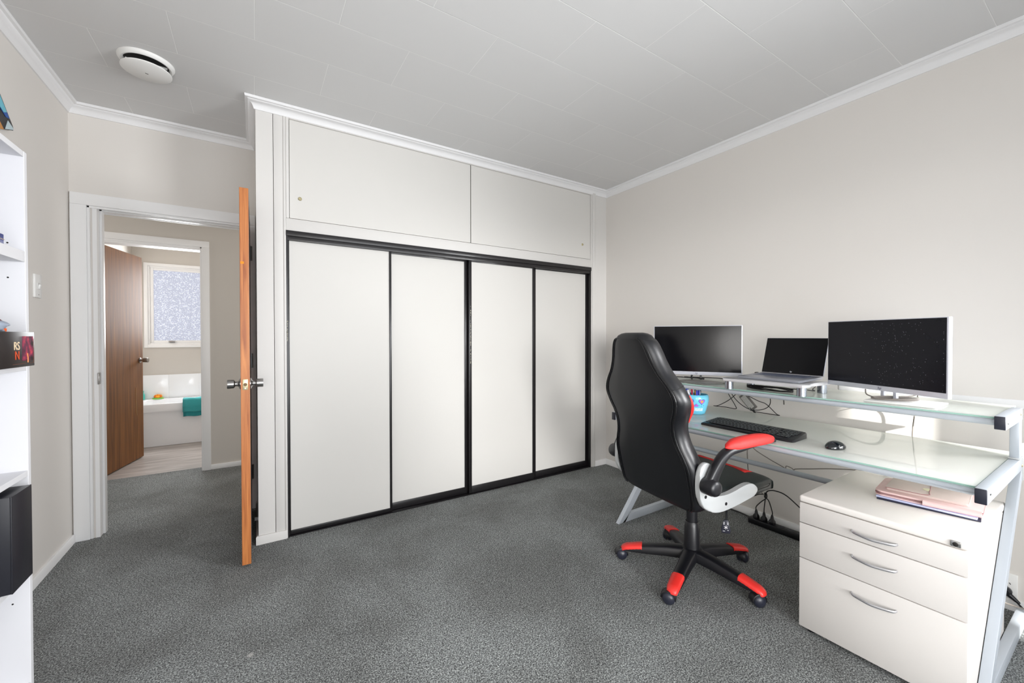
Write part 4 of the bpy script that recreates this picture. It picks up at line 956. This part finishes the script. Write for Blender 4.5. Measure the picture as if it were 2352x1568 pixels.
# ================================================================== POWER STRIP AND CABLES UNDER THE DESK
ps = empty('power_strip', (2.748, 1.13, 0), 0, 'black power strip along the wall under the desk', 'power strip')
bm = newbm(); box(bm, -0.027, 0.027, -0.33, 0.275, 0.001, 0.036, 0.004); link('strip_body', bm, BLKPL, ps)
bm = newbm()
for k in range(6):
    cyl(bm, (0, 0.235-k*0.05, 0.0355), (0, 0.235-k*0.05, 0.0368), 0.016, seg=18)
link('strip_sockets', bm, DKPL, ps)
top = Vector((2.760, 1.315, 0.215))
for k, (py, up) in enumerate(((1.366, 0.0), (1.318, 0.01), (1.270, 0.0))):
    o = empty('plug', (2.748, py, 0.0370), 0, ('leftmost', 'middle', 'rightmost')[k]+' of three black plugs standing in the power strip', 'plug', 'plugs in the power strip')
    bm = newbm(); lathe(bm, [(0.017, 0), (0.019, 0.004), (0.019, 0.016), (0.010, 0.030), (0.008, 0.046), (0.0045, 0.056), (0, 0.056)], 20); link('plug_body', bm, BLKPL, o)
    e = top-o.location
    bm = newbm(); tube(bm, catmull([(0, 0, 0.05), (0, 0, 0.075), (e.x*0.6, e.y*0.55, 0.115+0.01*k), (e.x, e.y+0.006*(k-1), e.z-0.03), (e.x, e.y+0.004*(k-1), e.z)], 6), 0.0032, 8); link('cord', bm, CABLE, o)
cableobj('cable', [(2.76, 1.315, 0.21), (2.76, 1.30, 0.232), (2.76, 1.26, 0.245), (2.765, 1.20, 0.235), (2.77, 1.12, 0.18), (2.77, 1.02, 0.11), (2.77, 0.9, 0.07)], 0.0036, CABLE, 'black cable arching from the plugs towards the cabinet')
cableobj('cable', [(2.765, 1.325, 0.20), (2.765, 1.36, 0.19), (2.76, 1.40, 0.165), (2.76, 1.47, 0.15), (2.76, 1.53, 0.17), (2.77, 1.60, 0.25)], 0.0034, CABLE, 'black cable curving from the plugs to behind the chair')
cableobj('cable', [(2.775, 1.41, 0.015), (2.80, 1.50, 0.011), (2.813, 1.62, 0.007), (2.818, 1.78, 0.006), (2.818, 1.95, 0.005)], 0.0045, CABLE, 'black cord lying on the carpet along the wall from the power strip')
cableobj('cable', [(2.69, 1.39, 0.715), (2.69, 1.388, 0.60), (2.695, 1.395, 0.52), (2.70, 1.40, 0.45), (2.70, 1.39, 0.33), (2.72, 1.36, 0.25), (2.755, 1.32, 0.20)], 0.003, CABLEG, 'thin dark cable dropping vertically behind the desk')
cableobj('cable', [(2.69, 1.385, 0.55), (2.70, 1.36, 0.498), (2.70, 1.27, 0.455), (2.70, 1.19, 0.426), (2.70, 1.175, 0.418), (2.70, 1.17, 0.436), (2.70, 1.14, 0.430), (2.70, 1.13, 0.421), (2.70, 1.12, 0.432), (2.70, 1.05, 0.452), (2.70, 0.90, 0.492), (2.70, 0.6, 0.55)], 0.0026, CABLEG, 'grey cable strung sideways under the worktop behind the rail')
cableobj('cable', [(2.78, 0.20, 0.075), (2.75, 0.26, 0.062), (2.74, 0.34, 0.060), (2.74, 0.46, 0.055), (2.745, 0.7, 0.03), (2.748, 0.79, 0.02)], 0.0036, CABLEG, 'grey cable crossing the floor bar of the near desk leg')

# ================================================================== OFFICE CHAIR
ch = empty('office_chair', (1.915, 1.272, 0), math.radians(-8), 'black racing style office chair with red arm pads at the desk', 'chair')
KL, Z0, U0 = 0.235, 0.42, -0.245
HW = [(0.425, 0.200), (0.44, 0.226), (0.47, 0.237), (0.52, 0.242), (0.57, 0.243), (0.63, 0.241), (0.68, 0.226), (0.73, 0.205), (0.78, 0.196), (0.83, 0.203), (0.88, 0.226), (0.93, 0.239), (0.97, 0.228), (1.01, 0.202), (1.05, 0.170), (1.10, 0.143), (1.15, 0.125), (1.18, 0.112), (1.20, 0.098), (1.208, 0.082)]
prof = catmull([(z, h, 0) for z, h in HW], 3)
def urear(z): return U0-KL*(z-Z0)
bm = newbm(); rings = []
def ringat(z, hw, w0, w1, sidepad=0.014):
    T = w1; u = urear(z); e = sidepad
    S = [(0.0, w0-0.006), (0.5, w0-0.005), (0.88, w0-0.001), (0.985, w0+0.004)]
    pts = []
    half = [(a*hw, b) for a, b in S]+[(hw+e*0.75, w0+0.018), (hw+e, w0+(T-w0)*0.5), (hw+e*0.7, T*0.92), (hw-0.012, T+0.016*(T > 0.05)), (hw*0.72, T+0.006), (hw*0.4, T-0.010), (0.0, T-0.014)]
    for v, wv in half: pts.append((v, wv))
    for v, wv in half[-2:0:-1]: pts.append((-v, wv))
    return [Vector((u+wv, v, z)) for v, wv in pts]
for i, p in enumerate(prof):
    z, h = p.x, p.y
    if z <= 1.2075:
        f = min(1, (z-0.415)/0.03); rings.append(ringat(z, h, 0.0+0.010*(1-f), 0.085*(0.75+0.25*f)))
rings.append(ringat(1.222, 0.080, 0.012, 0.078, 0.010)); rings.append(ringat(1.231, 0.066, 0.024, 0.070, 0.006)); rings.append(ringat(1.235, 0.048, 0.036, 0.062, 0.002))
loft(bm, rings); br_ = link('backrest', bm, LEATHER, ch, 70)
def q9(z): return 0.0125*math.exp(-((z-0.895)/0.045)**2)
# double piping round the rear panel, red side panels towards the front, horizontal seam
def contour(inset, lift):
    L1 = [Vector((urear(p.x)-lift, (p.y-inset), p.x)) for p in prof if p.x > 0.43]
    zt = L1[-1].z; topc = [Vector((urear(zt)-lift, t*(prof[-1].y-inset), zt-inset*0.4+0.002)) for t in (0.5, 0, -0.5)]
    R1 = [Vector((p.x, -p.y, p.z)) for p in L1[::-1]]
    return L1+topc+R1
bm = newbm(); tube(bm, contour(0.003, -0.002), 0.0034, 8); tube(bm, contour(0.016, 0.0015), 0.0022, 8); link('piping', bm, mat('piping_gloss', (12, 12, 15), 0.25), br_)
bm = newbm()
for s, lo_, hi_ in ((-1, 0.5, 0.60), (-1, 0.815, 0.968), (1, 0.5, 0.60), (1, 0.815, 0.968)):
    rg = []
    for p in prof:
        if lo_ < p.x < hi_:
            z, h = p.x, p.y; u = urear(z); T = 0.085
            rg.append([Vector((u+T*0.98, s*(h-0.002), z)), Vector((u+T+0.010, s*(h-0.002+q9(z)), z)), Vector((u+T+0.0185, s*(h-0.014), z)), Vector((u+T+0.010, s*(h*0.74), z)), Vector((u+T-0.002, s*(h*0.72), z)), Vector((u+T-0.006, s*(h-0.012), z))])
    loft(bm, rg)
link('side_bolster', bm, LEATHRD, br_, 60)
bm = newbm()
for s in (-1, 1):
    tube(bm, catmull([(urear(0.985)+0.002, s*0.215, 0.985), (urear(0.985)+0.018, s*0.2275, 0.986), (urear(0.992)+0.045, s*0.2305, 0.992), (urear(1.0)+0.082, s*0.219, 1.0)], 4), 0.0016, 6)
link('seam', bm, mat('seam_dark', (8, 8, 10), 0.5), br_)

# seat cushion
def seat_ring(u, infl=0.0):
    t = (u+0.215)/0.525; t = min(1, max(0, t))
    hw = 0.225+0.028*math.sin(PI*min(1, t*1.15)*0.9)
    if u > 0.20: hw = hw*math.sqrt(max(0.02, 1-((u-0.20)/0.117)**2*0.16))
    zt = 0.517+0.003*math.sin(t*PI); zb = 0.444
    if u > 0.23:
        q = (u-0.23)/0.083; zt -= 0.008*q*q+0.006*q**6; zb -= 0.004*q
    if u < -0.18: zt -= 0.01
    pts = []; hw += infl; zt += infl; zb -= infl
    n = 28
    for k in range(n):
        a = 2*PI*k/n; ca_, sa_ = math.cos(a), math.sin(a)
        v = hw*math.copysign(abs(ca_)**0.30, ca_); zz = math.copysign(abs(sa_)**0.42, sa_)
        z = (zt+zb)/2+zz*(zt-zb)/2
        if zz > 0: z += 0.010*max(0, abs(v)/hw-0.6)*(1 if u < 0.2 else 0.3)
        pts.append(Vector((u, v, z)))
    return pts
bm = newbm(); us = [-0.218, -0.212, -0.20]+[-0.18+0.038*i for i in range(11)]+[0.225, 0.245, 0.262, 0.278, 0.292, 0.304, 0.312, 0.316]
rg = [seat_ring(u) for u in us]
c0 = sum(rg[0], Vector())/28; rg[0] = [c0+(p-c0)*0.9 for p in rg[0]]
for i, kk in ((-1, 0.84), (-2, 0.95)):
    c0 = sum(rg[i], Vector())/28; rg[i] = [Vector((p.x, c0.y+(p.y-c0.y)*(kk+0.08), c0.z+(p.z-c0.z)*kk)) for p in rg[i]]
loft(bm, rg); se = link('seat', bm, SEATLTH, ch, 60)
bm = newbm(); prevs = []
for v in [0.20-0.03*i for i in range(12)]:
    t = (0.20-v)/0.33
    ua = 0.256-max(0, t-0.7)*0.10; ub = 0.300-0.004*t
    row = []
    for j in range(5):
        u = ua+(ub-ua)*j/4
        zt = 0.517+0.003*math.sin(min(1, (u+0.215)/0.525)*PI)
        if u > 0.23: q = (u-0.23)/0.083; zt -= 0.008*q*q+0.006*q**6
        row.append(bm.verts.new(Vector((u, v, zt+0.0022-0.004*max(0, j-3)))))
    prevs.append(row)
for a, b in zip(prevs, prevs[1:]): ring_bridge(bm, a, b, False)
o = link('seat_stripe', bm, LEATHRD, se, 60); q = o.modifiers.new('solid', 'SOLIDIFY'); q.thickness = 0.006; q.offset = -1
bm = newbm(); tube(bm, catmull([(-0.15, -0.251, 0.487), (0.0, -0.256, 0.486), (0.12, -0.254, 0.484), (0.20, -0.247, 0.483), (0.26, -0.236, 0.484), (0.300, -0.20, 0.486), (0.3095, -0.1, 0.486), (0.3095, 0.1, 0.486)], 6), 0.0016, 6); link('seam', bm, mat('seam_dark', (8, 8, 10), 0.5), se)
boxobj('mechanism', (-0.11, 0.10, -0.085, 0.085, 0.385, 0.449), BLKPL, ch, bev=0.012)

# silver side brackets
BR = [(-0.223, 0.667), (-0.198, 0.655), (-0.186, 0.632), (-0.192, 0.606), (-0.215, 0.585), (-0.222, 0.555), (-0.205, 0.530), (-0.165, 0.514), (-0.104, 0.511), (-0.050, 0.519), (-0.010, 0.529), (0.041, 0.537), (0.085, 0.528), (0.108, 0.503), (0.092, 0.480), (0.050, 0.469), (-0.020, 0.455), (-0.079, 0.445), (-0.150, 0.440), (-0.215, 0.455), (-0.255, 0.490), (-0.270, 0.535), (-0.272, 0.590), (-0.266, 0.640), (-0.248, 0.662)]
outl = catmull([(a, b, 0) for a, b in BR], 3, closed=True)
for s in (-1, 1):
    # flat outline in (u, z), extruded along v
    M = Matrix(((1, 0, 0, 0), (0, 0, s, s*0.258), (0, 1, 0, 0), (0, 0, 0, 1)))
    bm = newbm(); prism(bm, [(p.x, p.y) for p in outl], 0.024, M, 0.005); bk_ = link('side_bracket', bm, SILVLT, ch, 50)
    bm = newbm()
    for (u, z) in ((-0.236, 0.522), (-0.108, 0.471)): cyl(bm, (u, s*0.281, z), (u, s*0.2826, z), 0.0075, seg=16)
    link('bolt_plug', bm, BLKPL, bk_)
    bm = newbm(); lathe(bm, [(0.011, 0), (0.011, 0.001), (0.008, 0.0012), (0.0075, 0.0), (0, 0)], 18, axisM((-0.226, s*0.2815, 0.640), (0, s, 0))); link('bolt_ring', bm, SILVLT, bk_)
    # armrest
    ar = empty('armrest', (0, 0, 0)); ar.parent = ch
    bm = newbm(); lathe(bm, [(0.036, 0), (0.037, 0.004), (0.037, 0.040), (0.034, 0.046), (0.034, 0.052), (0.031, 0.058), (0.020, 0.063), (0, 0.065)], 36, axisM((-0.240, s*0.283, 0.576), (0, s, 0))); link('pivot', bm, BLKPL, ar)
    path = catmull([(-0.236, 0.590, 0), (-0.208, 0.640, 0), (-0.170, 0.690, 0), (-0.125, 0.716, 0), (-0.060, 0.722, 0), (0.0, 0.728, 0), (0.07, 0.736, 0), (0.155, 0.738, 0)], 4)
    rg = []
    for i, p in enumerate(path):
        t = i/(len(path)-1); tg = (path[min(i+1, len(path)-1)]-path[max(i-1, 0)]).normalized(); nrm = Vector((-tg.y, tg.x, 0))
        hwv = 0.019+0.008*t if t < 0.6 else 0.0238; th = 0.027-0.017*min(1, t*1.5)
        vc = s*(0.305+0.006*min(1, t*2)); r_ = []
        for k in range(14):
            a = 2*PI*k/14; ca_, sa_ = math.cos(a), math.sin(a)
            dv = hwv*math.copysign(abs(ca_)**0.6, ca_); dn_ = th*math.copysign(abs(sa_)**0.6, sa_)
            q = p+nrm*dn_; r_.append(Vector((q.x, vc+dv, q.y)))
        rg.append(r_)
    bm = newbm(); loft(bm, rg); link('arm', bm, BLKPL, ar, 60)
    rg = []; NP = 18
    for i in range(NP+1):
        t = i/NP; u = -0.152+0.320*t
        env = (1-abs(2*t-1)**3.2)**0.5 if 0 < t < 1 else 0.0
        env = max(env, 0.08)
        zc = 0.736+0.010*math.sin(PI*t)-0.004*(1-t); hh = 0.030*env; zb = 0.7285+0.012*math.sin(PI*min(1, t*1.05))*0.3+0.008*t
        hv = (0.036 if t > 0.15 else 0.03)*env; r_ = []
        for k in range(20):
            a = 2*PI*k/20; ca_, sa_ = math.cos(a), math.sin(a)
            zz = zb+0.010-0.007*t-0.006*(1-t)+(hh*1.12 if sa_ > 0 else 0.016*env)*math.copysign(abs(sa_)**0.8, sa_)
            r_.append(Vector((u, s*0.311+hv*math.copysign(abs(ca_)**0.75, ca_), zz)))
        rg.append(r_)
    bm = newbm(); loft(bm, rg); link('arm_pad', bm, LEATHRD, ar, 70)
# gas column, lever
bm = newbm(); lathe(bm, [(0.027, 0.24), (0.0275, 0.39), (0.0, 0.39)], 32); link('gas_column', bm, BLKPL, ch)
bm = newbm(); lathe(bm, [(0.0, 0.105), (0.041, 0.105), (0.039, 0.13), (0.0365, 0.232), (0.035, 0.236), (0.0345, 0.252), (0.031, 0.256), (0.0305, 0.259), (0.0, 0.259)], 36); link('column_sleeve', bm, BLKPL, ch)
bm = newbm(); tube(bm, catmull([(0.02, -0.08, 0.40), (0.05, -0.12, 0.385), (0.085, -0.130, 0.365), (0.092, -0.130, 0.33), (0.090, -0.130, 0.298)], 5), 0.0045, 8); lv = link('lever', bm, BLKPL, ch)
bm = newbm(); Mv = Matrix.Translation((0.088, -0.130, 0.30)) @ rotz(math.radians(-48)) @ Matrix.Rotation(PI/2, 4, 'X')
prism(bm, [(-0.010, 0.0), (0.010, 0.0), (0.022, -0.050), (0.018, -0.066), (-0.018, -0.066), (-0.022, -0.050)], 0.012, Mv @ Matrix.Translation((0, 0, -0.006)), 0.003); lp = link('lever_paddle', bm, DKPL, lv)
bm = newbm()
for sd in (0.0062,):
    for k in range(3): box(bm, -0.012, -0.006, -0.012-k*0.005, -0.010-k*0.005, sd, sd+0.0006, M=Mv); box(bm, 0.005, 0.011, -0.012-k*0.005, -0.010-k*0.005, sd, sd+0.0006, M=Mv)
    for a in (0.6, -0.6, 1.5): box(bm, -0.010, 0.010, -0.001, 0.001, sd, sd+0.0006, M=Mv @ Matrix.Translation((0, -0.036, 0)) @ rotz(a))
    box(bm, -0.014, -0.004, -0.056, -0.054, sd, sd+0.0006, M=Mv); box(bm, 0.006, 0.012, -0.050, -0.048, sd, sd+0.0006, M=Mv)
link('paddle_icons', bm, mat('icon_white', (225, 225, 228), 0.5), lp, 0)
# five star base
bm = newbm(); lathe(bm, [(0.0, 0.062), (0.030, 0.062), (0.034, 0.085), (0.056, 0.090), (0.058, 0.112), (0.050, 0.120), (0.043, 0.123), (0.0, 0.123)], 40); bs = link('base_hub', bm, BLKPL, ch)
for k in range(5):
    a = math.radians(128+8+72*k); R_ = rotz(a)
    def legring(r, hw, zt, h):
        return [R_ @ Vector(q) for q in ((r, -hw, zt-h), (r, -hw, zt-0.010), (r, -hw*0.72, zt-0.002), (r, 0, zt), (r, hw*0.72, zt-0.002), (r, hw, zt-0.010), (r, hw, zt-h))]
    bm = newbm(); loft(bm, [legring(0.03, 0.036, 0.123, 0.050), legring(0.06, 0.033, 0.121, 0.052), (legring(0.12, 0.030, 0.116, 0.050)), legring(0.21, 0.0275, 0.102, 0.043), legring(0.285, 0.0255, 0.088, 0.034), legring(0.345, 0.0225, 0.0745, 0.020)])
    lg = link('leg', bm, BLKPL, ch, 50)
    def capr(r, hw, zt, h):
        return [R_ @ Vector(q) for q in ((r, -hw, zt-h), (r, -hw, zt-0.008), (r, -hw*0.7, zt), (r, 0, zt+0.002), (r, hw*0.7, zt), (r, hw, zt-0.008), (r, hw, zt-h))]
    bm = newbm(); rg = [capr(0.247, 0.0285, 0.0985, 0.023)]
    for i in range(13):
        r = 0.250+0.100*i/12; w_ = 0.0290-0.0025*i/12; zt = 0.0985-0.0225*i/12
        if 3 <= i <= 9 and i % 2: zt += 0.0012
        if i > 9: w_ *= 1-0.10*(i-9)**1.5/3; zt -= 0.0007*(i-9)**2
        rg.append(capr(r, w_, zt, 0.019))
    rg.append(capr(0.357, 0.012, 0.061, 0.008)); loft(bm, rg); link('leg_cap', bm, REDPL, lg, 50)
    # caster: hood and twin wheels
    cw = empty('caster', (0.338*math.cos(a), 0.338*math.sin(a), 0), 0); cw.parent = ch
    az = math.radians((-38, -58, -30, 15, 25)[k]+8)
    cw.rotation_euler = (0, 0, az)
    for s in (-1, 1):
        bm = newbm(); lathe(bm, [(0.0, 0.004), (0.026, 0.004), (0.028, 0.008), (0.028, 0.016), (0.024, 0.023), (0.014, 0.028), (0, 0.030)], 28, axisM((-0.016, 0, 0.028), (0, s, 0))); link('wheel', bm, DKPL, cw)
    bm = newbm(); hp = []
    for i in range(13):
        t = math.radians(-15+200*i/12); hp.append((-0.016+0.034*math.cos(t), 0.030+0.032*math.sin(t)))
    hp += [(-0.016+0.024*math.cos(math.radians(185-200*i/8)), 0.030+0.022*math.sin(math.radians(185-200*i/8))) for i in range(9)]
    prism(bm, hp, 0.036, Matrix(((1, 0, 0, 0), (0, 0, 1, -0.018), (0, 1, 0, 0), (0, 0, 0, 1))), 0.002); cyl(bm, (0, 0, 0.05), (0, 0, 0.070), 0.009, seg=12); link('hood', bm, BLKPL, cw)

for o in SC.objects:
    if o.type == 'MESH' and o.parent is None and not o.get('kind') and not o.get('label'): print('UNTAGGED', o.name)
